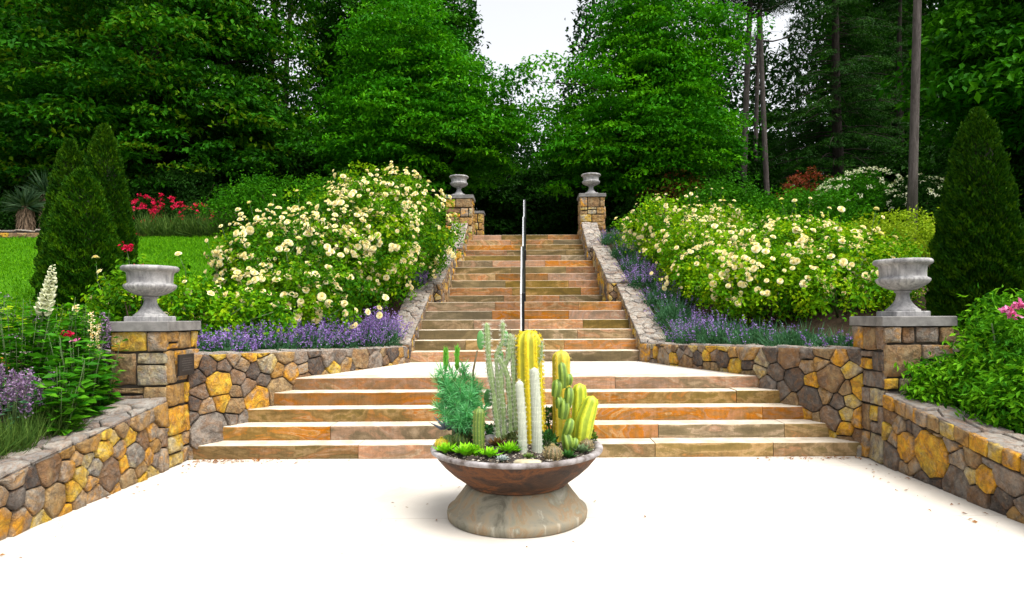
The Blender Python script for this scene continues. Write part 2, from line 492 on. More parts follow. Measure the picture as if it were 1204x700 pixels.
def inset_outline(outline, g):
    poly = list(outline)
    n = len(outline)
    for i in range(n):                                   # outline is counter-clockwise
        p, q = outline[i], outline[(i+1) % n]
        ex, ey = q[0]-p[0], q[1]-p[1]
        L = math.hypot(ex, ey)
        if L < 1e-6: continue
        nx, ny = ey/L, -ex/L
        poly = clip(poly, nx, ny, nx*p[0] + ny*p[1] - g)
    return poly

def voronoi_polys(outline, rng, rmin, rmax, gap, asp=1.0):
    """irregular rubble: a power diagram of darts of varied radius, clipped to a convex outline."""
    xs = [p[0] for p in outline]; ys = [p[1] for p in outline]
    x0, x1, y0, y1 = min(xs), max(xs), min(ys), max(ys)
    sites = []
    tries = int(60 * (x1-x0)*(y1-y0) / (rmin*rmin)) + 300
    for _ in range(tries):
        p = (rng.uniform(x0, x1), rng.uniform(y0, y1))
        r = rmin + (rmax - rmin) * rng.random()**1.2
        ok = True
        for (sx, sy, sr) in sites:
            dx = (p[0]-sx)/asp; dy = p[1]-sy
            if dx*dx + dy*dy < (0.86*(r + sr))**2: ok = False; break
        if ok: sites.append((p[0], p[1], r))
    base = inset_outline(outline, gap*0.4)
    polys = []
    for i, (sx, sy, sr) in enumerate(sites):
        poly = base
        for j, (tx, ty, tr) in enumerate(sites):
            if i == j: continue
            dx, dy = tx-sx, ty-sy
            d2 = dx*dx + dy*dy
            if d2 > (5*rmax*asp)**2: continue
            L = math.sqrt(d2)
            c = (tx*tx+ty*ty - sx*sx-sy*sy + sr*sr - tr*tr) / 2
            poly = clip(poly, dx/L, dy/L, c/L - gap/2)
            if len(poly) < 3: break
        if len(poly) >= 3 and abs(area(poly)) > 0.0006: polys.append(poly)
    return polys

def course_polys(w, h, rng, hr, wr, gap, jit=0.012):
    polys = []
    v = 0.0
    while v < h - 0.03:
        hh = rng.uniform(*hr)
        if v + hh > h - 0.06: hh = h - v
        u = 0.0
        while u < w - 0.03:
            ww = rng.uniform(*wr)
            if u + ww > w - 0.09: ww = w - u
            if rng.random() < 0.22 and hh > 0.14:
                s = rng.uniform(0.35, 0.65) * hh
                cells = [(u, v, u+ww, v+s), (u, v+s, u+ww, v+hh)]
            else:
                cells = [(u, v, u+ww, v+hh)]
            for (a, b, c, d) in cells:
                g = gap/2
                J = lambda: rng.uniform(-jit, jit) * 0.7
                polys.append([(a+g+abs(J()), b+g+abs(J())), (c-g-abs(J()), b+g+abs(J())), (c-g-abs(J()), d-g-abs(J())), (a+g+abs(J()), d-g-abs(J()))])
            u += ww
        v += hh
    return polys

def add_stone(mb, poly, fn, t, rng, mat=1, rnd=None, rough=1.0):
    if area(poly) < 0: poly = poly[::-1]
    # cut the corners once, then wobble the outline a little
    q = []
    n = len(poly)
    for i in range(n):
        p0, p1 = poly[i], poly[(i+1) % n]
        L = math.hypot(p1[0]-p0[0], p1[1]-p0[1])
        c = min(0.008, L*0.12) / max(L, 1e-6)
        pts = [c, 1-c] if L < 0.09 else ([c, 0.5, 1-c] if L < 0.2 else [c, 0.33, 0.66, 1-c])
        for k in pts:
            w = 0.0075*rough if 0.3 < k < 0.7 else 0.002*rough
            q.append((p0[0]+(p1[0]-p0[0])*k + rng.uniform(-w, w), p0[1]+(p1[1]-p0[1])*k + rng.uniform(-w, w)))
    n = len(q)
    cx = sum(p[0] for p in q)/n; cyy = sum(p[1] for p in q)/n
    size = math.sqrt(abs(area(q)))
    tt = t * rng.uniform(0.5, 1.35)
    tx, ty = rng.uniform(-.10, .10)*rough, rng.uniform(-.10, .10)*rough
    V = []
    def ring(s, h, jit):
        for (x, y) in q:
            X, Y = cx+(x-cx)*s, cyy+(y-cyy)*s
            V.append(fn(X, Y, h + (X-cx)*tx + (Y-cyy)*ty + rng.uniform(-jit, jit)))
    s2 = max(0.75, 1 - 0.006/max(size/2, 0.02)*1.0)
    ring(1.0, -0.012, 0)
    ring(1.0, tt*0.78, 0.004*rough)
    ring(s2, tt*0.97, 0.005*rough)
    ring(s2*0.55, tt*1.0, 0.008*rough)
    V.append(fn(cx, cyy, tt*1.02 + rng.uniform(-.004, .006)*rough))
    Fc = []
    for k in range(3):
        for i in range(n):
            j = (i+1) % n
            Fc.append((k*n+i, k*n+j, (k+1)*n+j, (k+1)*n+i))
    for i in range(n):
        Fc.append((3*n+i, 3*n+(i+1) % n, 4*n))
    # orientation
    a = Vector(V[0]); b = Vector(V[n//3]); c = Vector(V[2*n//3])
    out = Vector(fn(cx, cyy, 1.0)) - Vector(fn(cx, cyy, 0.0))
    if (b-a).cross(c-a).dot(out) < 0: Fc = [tuple(reversed(f)) for f in Fc]
    mb.add(V, Fc, rng.random() if rnd is None else rnd, mat, True)

def backing(mb, outline, fn, nu=24):
    """mortar sheet behind the stones; outline = 4 corners (u0 v0),(u1 v0),(u1 v1),(u0 v1)."""
    (a, b, c, d) = outline
    V, Fc = [], []
    for i in range(nu+1):
        t = i/nu
        for (p, q) in ((a, b), (d, c)):
            V.append(fn(p[0]+(q[0]-p[0])*t, p[1]+(q[1]-p[1])*t, 0.0))
    for i in range(nu): Fc.append((2*i, 2*i+2, 2*i+3, 2*i+1))
    mb.add(V, Fc, 0.5, 0, False)

def flat_fn(o, du, dv, dn):
    o, du, dv, dn = Vector(o), Vector(du), Vector(dv), Vector(dn)
    return lambda u, v, h: tuple(o + du*u + dv*v + dn*h)

def quad(w, h, h2=None): return [(0, 0), (w, 0), (w, h if h2 is None else h2), (0, h)]

STONE_SLOTS = ['mortar', 'stone', 'flag']
def slots(*n): return [M[k] for k in n]

def weighted(rng, bias):
    r = rng.random()
    return min(1.0, max(0.0, r**bias))

# ------------------------------------------------------------------ terrain, paving, landing
def smooth(a, b, x):
    t = min(1.0, max(0.0, (x-a)/(b-a)))
    return t*t*(3-2*t)

def gz(x, y):
    ax = abs(x)
    if y < 6.78:
        return (0.70 - 0.128*(6.2 - min(y, 6.2)) if y > 3.2 else 0.316) - 0.055 + 0.10*smooth(3.9, 5.2, ax) - 0.08*smooth(6, 14, ax)
    zn = 0.97 + 0.372*max(0.0, y - 10.1)
    zf = 0.99 + 0.255*max(0.0, y - 7.3)
    w = smooth(2.4, 5.4, ax)
    z = min(zn, 3.80)*(1-w) + min(zf, 3.86)*w
    return z

WING = [(3.50, 6.60), (3.42, 6.70), (3.30, 6.88), (3.14, 7.15), (2.98, 7.42), (2.83, 7.69), (2.55, 8.30), (2.30, 8.95), (2.10, 9.55), (1.97, 10.0), (1.89, 10.28)]
def wing_x(y):
    for (x0, y0), (x1, y1) in zip(WING, WING[1:]):
        if y <= y1: return x0 + (x1-x0)*(y-y0)/(y1-y0)
    return WING[-1][0]

def inner_edge(y):
    if y < 6.78: return 3.80
    if y < 10.28: return wing_x(y) + 0.30
    if y < 13.2: return 2.16
    if y < 16.1: return 1.98
    if y < 18.3: return 1.84
    return 0.0

ys = sorted(set([-30, -12, -6, -2, 0, 1, 2, 3, 4, 5, 6, 6.5, 6.77, 6.79] + [7 + 0.3*i for i in range(39)] + [18.29, 18.31, 19, 20, 21, 22, 24, 26, 30, 36, 45, 60, 90, 140, 220, 400]))
steps_u = [0, .25, .5, .8, 1.1, 1.5, 2, 2.6, 3.4, 4.4, 5.5, 7, 9, 12, 16, 22, 32, 50, 90, 160, 300]
V, Fq, lawn = [], [], []
for side in (-1, 1):
    base = len(V)
    n = len(steps_u)
    for y in ys:
        x0 = inner_edge(y)
        for u in steps_u:
            x = side*(x0 + u)
            z = gz(x, y) + 0.03*math.sin(x*1.7+y*0.9)*math.sin(y*1.3-x*0.6)*smooth(0.2, 1.5, u)
            if y < -0.5: z = -0.02 if u > 0 else -0.02
            if -0.5 <= y <= 1: z = -0.02 + (z+0.02)*smooth(-0.5, 1, y)
            V.append((x, y, z))
    for i in range(len(ys)-1):
        for j in range(n-1):
            a = base + i*n + j
            f = (a, a+1, a+n+1, a+n)
            Fq.append(f if side > 0 else f[::-1])
            cx = (V[a][0] + V[a+1][0])/2; cyy = (ys[i]+ys[i+1])/2
            isl = (cx < -3.9 and 8.6 < cyy < 18.2 and cx < -5.2 + 0.05*(cyy-9)) or (cx > 8.5 and 7.5 < cyy < 18)
            lawn.append(1.0 if isl else 0.0)
ground = np_mesh('ground', V, np.array(Fq), M['ground'], None, None)
a = ground.data.attributes.new('lawn', 'FLOAT', 'FACE'); a.data.foreach_set('value', np.array(lawn, dtype=np.float32))
tag(ground, kind='structure')

mb = MB()
mb.add([(-3.9, -8, 0), (3.9, -8, 0), (3.9, 6.64, 0), (-3.9, 6.64, 0)], [(0, 1, 2, 3)])
tag(mb.build('plaza_paving', [M['paving']]), kind='structure')
mb = MB()
ly = [8.0] + [8.1 + 0.2*i for i in range(11)] + [10.36]
Vv = []
for y in ly:
    w = wing_x(y) + 0.10
    Vv += [(-w, y, 0.736), (w, y, 0.736)]
mb.add(Vv, [(2*i, 2*i+1, 2*i+3, 2*i+2) for i in range(len(ly)-1)])
tag(mb.build('landing_paving', [M['paving']]), kind='structure')
mb = MB()
mb.add([(-1.75, 18.25, 3.748), (1.75, 18.25, 3.748), (1.75, 30, 3.90), (-1.75, 30, 3.90)], [(0, 1, 2, 3)])
tag(mb.build('upper_path', [M['paving']]), kind='structure')

# ------------------------------------------------------------------ stairs
def stone_step(parent, y, depth, z0, z1, hw, rng, lens):
    mb = MB()
    x = -hw
    while x < hw - 0.01:
        L = rng.uniform(*lens)
        if x + L > hw - 0.45: L = hw - x
        dz = rng.uniform(-0.004, 0.004); dy = rng.uniform(-0.006, 0.006)
        x0, x1 = x + 0.003, x + L - 0.003
        yf, zt = y + dy, z1 + dz
        # bevelled block with a slightly uneven front arris
        n = max(2, int(L/0.12))
        Vb, Fb = [], []
        prof = [(0.004, z0 - 0.01), (0.0, z0 + 0.012), (0.0, zt - 0.014), (0.004, zt - 0.004), (0.014, zt), (depth, zt)]
        for i in range(n+1):
            xx = x0 + (x1-x0)*i/n
            e = 0 if i in (0, n) else 1
            j = rng.uniform(-0.004, 0.004)*e; jz = rng.uniform(-0.003, 0.0015)*e
            for k, (py_, pz_) in enumerate(prof):
                Vb.append((xx, yf + py_ + (j if k < 4 else j*0.5 if k == 4 else 0), pz_ + (jz if k in (2, 3, 4) else 0)))
        m = len(prof)
        for i in range(n):
            for k in range(m-1):
                Fb.append((i*m+k, (i+1)*m+k, (i+1)*m+k+1, i*m+k+1))
        Fb.append(tuple(range(m))[::-1] + ()); Fb.append(tuple(n*m + k for k in range(m)))
        # back-bottom corner keeps the end caps planar enough
        mb.add(Vb, Fb, rng.random(), 0, False)
        x += L
    # mortar bed behind the joints
    mb.box(-hw, hw, y + 0.02, y + depth - 0.002, z0 - 0.012, z1 - 0.014, 0.5, 1)
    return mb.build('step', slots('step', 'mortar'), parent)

lower = empty('stone_stairs', (0, 6.61, 0), label='broad lower flight of five sandstone steps rising from the pale plaza', cat='stairs')
for k in range(1, 6):
    y = 6.61 + 0.27*(k-1)
    o = stone_step(lower, y, 0.30 if k < 5 else 0.42, 0.148*(k-1), 0.148*k, wing_x(y) + 0.10, random.Random(100+k), (1.1, 2.4))
    o.location = (0, -6.61, 0)
upper = empty('stone_stairs', (0, 10.30, 0.74), label='tall narrower sandstone staircase climbing between stone side walls to the dark trees', cat='stairs')
FL = [(10.30, 0.38, 0.167, 6, 0.74, 1.86), (13.93, 0.384, 0.185, 6, 1.742, 1.70), (16.38, 0.38, 0.18, 5, 2.852, 1.57)]
for fi, (y0, t, r, n, z0, hw) in enumerate(FL):
    for k in range(n):
        last = k == n-1
        dep = t + 0.03
        if last: dep = (FL[fi+1][0] - (y0 + t*k) + 0.03) if fi < 2 else 0.42
        flare = [0.13, 0.06, 0.01, 0, 0, 0][k] if fi == 0 else 0
        o = stone_step(upper, y0 + t*k, dep, z0 + r*k, z0 + r*(k+1), hw + 0.05 + flare, random.Random(200+fi*10+k), (0.9, 1.9))
        o.location = (0, -10.30, -0.74)

# ------------------------------------------------------------------ walls
def pierce(name, label, xi, xo, y0, y1, z0, z1, capz, over, seed, hr=(0.13, 0.34), wr=(0.12, 0.40), rnds=None):
    rng = random.Random(seed)
    xa, xb = min(xi, xo), max(xi, xo)
    root = empty(name, ((xa+xb)/2, (y0+y1)/2, z0), label=label, cat='pier')
    ox, oy, oz = root.location
    mb = MB()
    e = 0.024
    mb.box(xa+e, xb-e, y0+e, y1-e, z0-0.05, z1, 0.5, 0)
    W, D, H = xb-xa, y1-y0, z1-z0
    for (o, du, dn, w) in (((xa, y0+e, z0), (1, 0, 0), (0, -1, 0), W), ((xa+e, y1, z0), (0, -1, 0), (-1, 0, 0), D), ((xb-e, y0, z0), (0, 1, 0), (1, 0, 0), D), ((xb, y1-e, z0), (-1, 0, 0), (0, 1, 0), W)):
        fn = flat_fn(o, du, (0, 0, 1), dn)
        for p in course_polys(w, H, rng, hr, wr, 0.015):
            add_stone(mb, p, fn, 0.030, rng, 1, rng.uniform(*rnds) if rnds else None)
    mb.v = [(x-ox, y-oy, z-oz) for x, y, z in mb.v]
    mb.build('shaft', slots('mortar', 'stone'), root)
    mb = MB()
    mb.box(xa-over-ox, xb+over-ox, y0-over-oy, y1+over-oy, z1-oz, capz-oz, 0.5, 0, 0.008)
    mb.build('cap', [M['cap']], root)
    return root

pl = pierce('stone_pier', 'near stone pier with blue grey cap and a small dark plaque on its side', -3.48, -4.04, 6.20, 6.79, 0, 1.345, 1.440, 0.022, 11, rnds=(.30, .97))
pr = pierce('stone_pier', 'near stone pier with blue grey cap and no plaque, beside the lone evergreen cone', 3.48, 4.17, 6.20, 6.79, 0, 1.355, 1.450, 0.022, 29)
fl_ = pierce('stone_pier', 'far stone pier at the top of the stairs backed by a shorter capped pier', -1.44, -2.18, 17.60, 18.25, 3.55, 4.735, 4.83, 0.03, 47, (.18, .36), (.2, .42), (.4, .97))
fr_ = pierce('stone_pier', 'far stone pier standing alone at the head of the pale stepped wall', 1.53, 2.22, 17.60, 18.25, 3.55, 4.76, 4.85, 0.03, 48, (.18, .36), (.2, .42), (.3, .97))
pierce('stone_pier', 'short capped stone pier tucked behind the taller far pier with an urn', -1.22, -1.62, 18.75, 19.2, 3.6, 4.50, 4.57, 0.03, 49, (.2, .34), (.16, .3), (.5, .97))

# plaque on the near pier's inner face
mb = MB()
mb.box(-0.012, 0.012, -0.14, 0.14, -0.105, 0.105, 0.5, 0, 0.003)
for i in range(6):
    z = 0.062 - i*0.023
    w = [0.045, 0.055, 0.05, 0.055, 0.035, 0.05][i]
    mb.box(0.012, 0.0135, -w*1.9, w*1.9, z-0.0035, z+0.0035, 0.5, 1)
o = mb.build('plaque', slots('bronze', 'bronze_mark'), pl)
o.location = (-3.438 - pl.location.x, 6.46 - pl.location.y, 1.0)
o['label'] = 'small dark bronze plaque'

def prism(mb, pts, z0, mat=0):
    """pts: ring of (x,y,ztop); solid down to z0."""
    n = len(pts)
    V_ = [(p[0], p[1], z0) for p in pts] + [tuple(p) for p in pts]
    Fc = [tuple(reversed(range(n))), tuple(range(n, 2*n))]
    for i in range(n):
        j = (i+1) % n
        Fc.append((i, j, n+j, n+i))
    mb.add(V_, Fc, 0.5, mat)

def local(mb, root):
    ox, oy, oz = root.location
    mb.v = [(x-ox, y-oy, z-oz) for x, y, z in mb.v]

# low walls that line the plaza
def low_top(y): return 0.70 - 0.128*(6.2 - y) if y > 3.2 else 0.316
for side in (-1, 1):
    rng = random.Random(61 + side)
    lab = ('low sunlit rubble wall along the plaza with flat flagstone top, below foxglove bed' if side < 0 else
           'low rubble wall along the plaza topped with squared tan blocks, below the peony bush')
    root = empty('garden_wall', (side*3.7, 4.4, 0), label=lab, cat='wall')
    mb = MB()
    yA, yB = 6.20, 1.6
    xin, xout = side*3.49, side*3.87
    L = yA - yB
    # core
    V_ = []
    for y in (yA, 3.2, yB):
        zt = low_top(y) - 0.03
        V_ += [(xin+side*0.012, y, -0.05), (xin+side*0.012, y, zt), (xout, y, zt), (xout, y, -0.05)]
    Fc = []
    for k in (0, 4):
        for i in range(4):
            j = (i+1) % 4
            Fc.append((k+i, k+j, k+4+j, k+4+i))
    Fc += [(0, 1, 2, 3), (8, 11, 10, 9)]
    mb.add(V_, Fc, 0.5, 0)
    fn = flat_fn((xin+side*0.012, yA, 0), (0, -1, 0), (0, 0, 1), (-side, 0, 0))
    cop = 0.135 if side > 0 else 0.0
    for (ya, yb) in ((yA, 3.2), (3.2, yB)):
        za, zb = low_top(ya)-cop, low_top(yb)-cop
        ol = [(yA-ya, -0.01), (yA-yb, -0.01), (yA-yb, zb - (0.0 if cop else 0.035)), (yA-ya, za - (0.0 if cop else 0.035))]
        for p in voronoi_polys(ol, rng, 0.06, 0.22, 0.014, 1.0):
            add_stone(mb, p, fn, 0.038, rng, 1, rng.random()**(1.0 if side > 0 else 0.5))
    local(mb, root)
    mb.build('masonry', slots('mortar', 'stone'), root)
    mb = MB()
    # coping: flagstones on top, and on one side a face course of squared blocks
    for (ya, yb) in ((yA, 3.2), (3.2, yB)):
        za, zb = low_top(ya), low_top(yb)
        n = math.hypot(ya-yb, za-zb)
        d = Vector((0, yb-ya, zb-za)).normalized()
        nn = Vector((0, -d.z, d.y)); nn = nn if nn.z > 0 else -nn
        fw = 0.0 if not cop else 0.0
        o0 = Vector((xin - side*0.012, ya, za - 0.034))
        fn2 = flat_fn(o0, d, (side, 0, 0), nn)
        for p in voronoi_polys(quad(n, 0.40), rng, 0.07, 0.16, 0.012, 1.3):
            add_stone(mb, p, fn2, 0.030, rng, 1, None, 0.8)
        backing(mb, quad(n, 0.40), flat_fn(o0 + nn*0.004, d, (side, 0, 0), nn), 2)
        if cop:
            u = 0
            fn3 = flat_fn((xin+side*0.006, ya, za-0.035), d, (0, 0, 1), (-side, 0, 0))
            while u < n - 0.05:
                w = rng.uniform(0.12, 0.27)
                if u + w > n - 0.08: w = n - u
                add_stone(mb, [(u+.007, -0.098), (u+w-.007, -0.098), (u+w-.007, 0.027), (u+.007, 0.027)], fn3, 0.034, rng, 2, rng.uniform(0.45, 0.93))
                u += w
    local(mb, root)
    mb.build('coping', slots('mortar', 'flag', 'stone'), root)

# curved wing walls
def path_fn(pts, side, out):
    P = [Vector((side*x, y, 0)) for x, y in pts]
    cum = [0]
    for a_, b_ in zip(P, P[1:]): cum.append(cum[-1] + (b_-a_).length)
    # smoothed vertex normals, so the face curves without cracks
    N = []
    for i in range(len(P)):
        t = (P[min(i+1, len(P)-1)] - P[max(i-1, 0)]).normalized()
        N.append(Vector((-t.y, t.x, 0))*side)              # towards the steps
    def at(u):
        u = min(max(u, 0), cum[-1])
        for i in range(len(P)-1):
            if u <= cum[i+1] + 1e-9:
                k = (u-cum[i])/(cum[i+1]-cum[i])
                return P[i].lerp(P[i+1], k), N[i].lerp(N[i+1], k).normalized()
    def fn(u, v, h):
        p, n_ = at(u)
        q = p + n_*(h*out)
        return (q.x, q.y, v)
    return fn, cum[-1], at

for side in (-1, 1):
    rng = random.Random(81 + side)
    lab = ('curved rubble retaining wall beside the broad steps, under the taller rose bank' if side < 0 else
           'curved rubble retaining wall beside the broad steps, under the lime leaved roses')
    root = empty('garden_wall', (side*2.9, 8.5, 0), label=lab, cat='wall')
    fn, L, at = path_fn(WING, side, 1)
    ztA, ztB = (1.10, 1.00) if side < 0 else (1.125, 1.03)
    mb = MB()
    polys = voronoi_polys([(0, -0.02), (L, 0.60), (L, ztB-0.008), (0, ztA-0.008)], rng, 0.065, 0.23, 0.014, 1.05)
    for p in polys: add_stone(mb, p, fn, 0.040, rng, 1, rng.random()**1.15)
    nseg = 24
    ring = []
    for i in range(nseg+1):
        u = L*i/nseg; p, n_ = at(u); ring.append((p.x, p.y, ztA+(ztB-ztA)*i/nseg - 0.022))
    for i in range(nseg, -1, -1):
        u = L*i/nseg; p, n_ = at(u); q = p - n_*0.36; ring.append((q.x, q.y, ztA+(ztB-ztA)*i/nseg - 0.022))
    if side < 0: ring = ring[::-1]
    prism(mb, ring, -0.05)
    local(mb, root)
    mb.build('masonry', slots('mortar', 'stone'), root)
    mb = MB()
    def fn2(u, v, h):
        p, n_ = at(u); q = p - n_*v
        return (q.x, q.y, ztA + (ztB-ztA)*u/L - 0.024 + h)
    for p in voronoi_polys(quad(L, 0.37), rng, 0.08, 0.17, 0.012, 1.3): add_stone(mb, p, fn2, 0.026, rng, 1, None, 0.7)
    local(mb, root)
    mb.build('coping', slots('mortar', 'flag'), root)

# stepped stair walls: three sloping runs on each side
RUNS = [(10.25, 13.0, 1.06, 2.14, 1.87, 0.42), (12.95, 16.0, 2.17, 3.24, 1.70, 0.40), (15.95, 17.62, 3.20, 4.06, 1.575, 0.42)]
for side in (-1, 1):
    rng = random.Random(91 + side)
    lab = ('stepped stone stair wall partly hidden behind the bank of cream roses and catmint' if side < 0 else
           'stepped stone stair wall with pale flagstone top in full view')
    root = empty('stair_wall', (side*1.9, 10.25, 0.7), label=lab, cat='wall')
    mb, cb = MB(), MB()
    for (y0, y1, z0, z1, xi, th) in RUNS:
        xi_ = side*xi; xo_ = side*(xi+th)
        ring = [(xi_+side*.012, y0+.012, z0-.03), (xo_, y0+.012, z0-.03), (xo_, y1, z1-.03), (xi_+side*.012, y1, z1-.03)]
        if side < 0: ring = ring[::-1]
        prism(mb, ring, z0-1.1)
        fn = flat_fn((xi_+side*.012, y0, 0), (0, 1, 0), (0, 0, 1), (-side, 0, 0))
        L = y1-y0
        for p in voronoi_polys([(0, z0-0.75), (L, z1-0.75), (L, z1-.035), (0, z0-.035)], rng, 0.06, 0.16, 0.016, 1.0):
            add_stone(mb, p, fn, 0.028, rng, 1)
        fn = flat_fn((xi_ if side > 0 else xo_, y0+.012, 0), (1, 0, 0), (0, 0, 1), (0, -1, 0))
        for p in voronoi_polys([(0, z0-0.6), (th, z0-0.6), (th, z0-.035), (0, z0-.035)], rng, 0.055, 0.11, 0.016, 1.0):
            add_stone(mb, p, fn, 0.028, rng, 1)
        d = Vector((0, y1-y0, z1-z0)); n = d.length; d.normalize()
        nn = Vector((0, -d.z, d.y))
        fn = flat_fn((xi_ - side*.014, y0-.012, z0-.036), (side, 0, 0), d, nn)
        for p in voronoi_polys(quad(th+.02, n), rng, 0.06, 0.13, 0.011, 1.25): add_stone(cb, p, fn, 0.034, rng, 1, None, 0.9)
        backing(cb, quad(th+.02, n), flat_fn(Vector((xi_ - side*.014, y0-.012, z0-.036)) + nn*0.008, (side, 0, 0), d, nn), 1)
    local(mb, root); local(cb, root)
    mb.build('masonry', slots('mortar', 'stone'), root)
    cb.build('coping', slots('mortar', 'flag'), root)

# retaining walls that run outward behind the near piers
for side in (-1, 1):
    rng = random.Random(71 + side)
    xA = side*(4.04 if side < 0 else 4.17); Lw = 7.0
    root = empty('garden_wall', (xA + side*2, 6.8, 0.3), label=('rubble retaining wall running outward behind the tall mixed flower bed' if side < 0 else 'rubble retaining wall running outward below the single evergreen cone'), cat='wall')
    mb = MB()
    x0 = xA if side > 0 else xA - Lw
    mb.box(x0, x0+Lw, 6.57, 6.95, 0.2, 1.09, 0.5, 0)
    fn = flat_fn((x0, 6.57, 0), (1, 0, 0), (0, 0, 1), (0, -1, 0))
    for p in voronoi_polys([(0, 0.3), (Lw, 0.3), (Lw, 1.085), (0, 1.085)], rng, 0.075, 0.18, 0.016, 1.1): add_stone(mb, p, fn, 0.03, rng, 1)
    local(mb, root); mb.build('masonry', slots('mortar', 'stone'), root)
    mb = MB()
    fn = flat_fn((x0, 6.555, 1.088), (1, 0, 0), (0, 1, 0), (0, 0, 1))
    for p in voronoi_polys(quad(Lw, 0.39), rng, 0.09, 0.18, 0.012, 1.4): add_stone(mb, p, fn, 0.03, rng, 1)
    local(mb, root); mb.build('coping', slots('mortar', 'flag'), root)

# low wall at the far edge of the lawn
rng = random.Random(77)
root = empty('garden_wall', (-16, 18.6, 3.6), label='low tan stone wall at the far edge of the lawn below the yuccas', cat='wall')
mb = MB()
mb.box(-21, -11.8, 18.42, 18.8, 3.5, 4.02, 0.5, 0)
fn = flat_fn((-21, 18.42, 0), (1, 0, 0), (0, 0, 1), (0, -1, 0))
for p in voronoi_polys([(0, 3.5), (9.2, 3.5), (9.2, 3.96), (0, 3.96)], rng, 0.09, 0.17, 0.02, 1.5): add_stone(mb, p, fn, 0.03, rng, 1, rng.uniform(0.4, 0.95))
fn = flat_fn((-21, 18.40, 4.02), (1, 0, 0), (0, 1, 0), (0, 0, 1))
for p in voronoi_polys(quad(9.2, 0.42), rng, 0.12, 0.22, 0.014, 1.5): add_stone(mb, p, fn, 0.03, rng, 2)
local(mb, root); mb.build('masonry', slots('mortar', 'stone', 'flag'), root)

# ------------------------------------------------------------------ handrails
def handrail(label, y0, y1, z0, z1, zb0, zb1, x=-0.045):
    root = empty('handrail', (x, y0, zb0), label=label, cat='handrail', group='handrails up the middle of the stairs')
    def L(p): return (p[0], p[1]-y0, p[2]-zb0)
    for sx, mat, w in ((-0.022, 'rail_sheen', 0.013), (0.020, 'metal', 0.025)):  # pale left tube paints the sky's reflection beside the dark bar
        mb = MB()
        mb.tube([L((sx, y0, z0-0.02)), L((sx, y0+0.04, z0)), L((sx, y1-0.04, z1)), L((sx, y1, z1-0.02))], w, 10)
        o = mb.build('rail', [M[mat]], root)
        if mat == 'rail_sheen': o['label'] = 'pale strip painting the sky sheen on the dark rail'
    for k in range(3):
        t = (0.01, 0.5, 0.99)[k]
        y = y0 + (y1-y0)*t
        mb = MB()
        mb.box(-0.008, 0.034, y-y0-0.022, y-y0+0.022, zb0+(zb1-zb0)*t-zb0-0.05, z0+(z1-z0)*t-zb0-0.01, 0.5, 0, 0.004)
        mb.box(-0.034, -0.008, y-y0-0.02, y-y0+0.02, zb0+(zb1-zb0)*t-zb0-0.05, z0+(z1-z0)*t-zb0-0.012, 0.5, 1, 0.003)  # left half of the post carries the same painted sheen
        mb.build('post', slots('metal', 'rail_sheen'), root)
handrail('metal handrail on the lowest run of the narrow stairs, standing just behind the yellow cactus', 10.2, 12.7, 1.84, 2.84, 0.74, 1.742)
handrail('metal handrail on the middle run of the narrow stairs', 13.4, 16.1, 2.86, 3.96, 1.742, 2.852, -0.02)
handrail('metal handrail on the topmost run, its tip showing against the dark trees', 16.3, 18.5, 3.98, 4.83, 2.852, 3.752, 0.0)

# ------------------------------------------------------------------ urns
def make_urn(label):
    root = empty('garden_urn', (0, 0, 0), label=label, cat='urn')
    mb = MB()
    mb.box(-0.17, 0.17, -0.17, 0.17, 0, 0.05, 0.5, 0, 0.008)
    mb.build('plinth', [M['urn']], root)
    mb = MB()
    mb.lathe([(0.155, 0.05), (0.155, 0.062), (0.14, 0.072), (0.115, 0.095), (0.085, 0.13), (0.066, 0.165), (0.058, 0.20), (0.058, 0.225), (0.074, 0.232), (0.078, 0.242), (0.072, 0.25), (0.06, 0.255)], 40)
    mb.build('stem', [M['urn']], root)
    mb = MB()
    prof = [(0.055, 0.25), (0.09, 0.256), (0.14, 0.272), (0.19, 0.298), (0.222, 0.325), (0.236, 0.348), (0.236, 0.364), (0.222, 0.376), (0.208, 0.382), (0.204, 0.392), (0.206, 0.44), (0.212, 0.485), (0.222, 0.497), (0.244, 0.505), (0.258, 0.515), (0.262, 0.530), (0.258, 0.545), (0.246, 0.555), (0.232, 0.553), (0.215, 0.54), (0.20, 0.48), (0.16, 0.40), (0.06, 0.37), (0.002, 0.365)]
    def fl(j, th):
        if 2 <= j <= 7: return 1 + (0.030 if j < 7 else 0.012)*abs(math.sin(th*18)) - 0.015
        if 9 <= j <= 11: return 1 + 0.006*math.sin(th*24)*math.sin(j*2.0)
        return 1
    mb.lathe(prof, 216, flute=fl)
    mb.build('bowl', [M['urn']], root)
    return root
urn = make_urn('grey fluted stone urn on the near pier that carries the dark plaque')
urn.location = (-3.80, 6.47, 1.440); urn['group'] = 'stone urns on the piers'
for (x, y, z, s, rz, lab) in ((3.83, 6.47, 1.450, 1.03, 0.02, 'grey fluted stone urn on the near pier, against the tall single evergreen cone'),
                         (-1.84, 17.92, 4.83, 1.04, 0.03, 'small far urn on the pier beside the taller rose bank'),
                         (1.87, 17.92, 4.85, 1.06, -0.02, 'small far urn on the pier at the head of the pale stair wall')):
    u = copy_tree(urn); u.location = (x, y, z); u.scale = (s, s, s); u.rotation_euler.z = rz; u['label'] = lab

# ------------------------------------------------------------------ foliage generators (numpy)
def unit(a): return a / np.maximum(np.linalg.norm(a, axis=-1, keepdims=True), 1e-9)

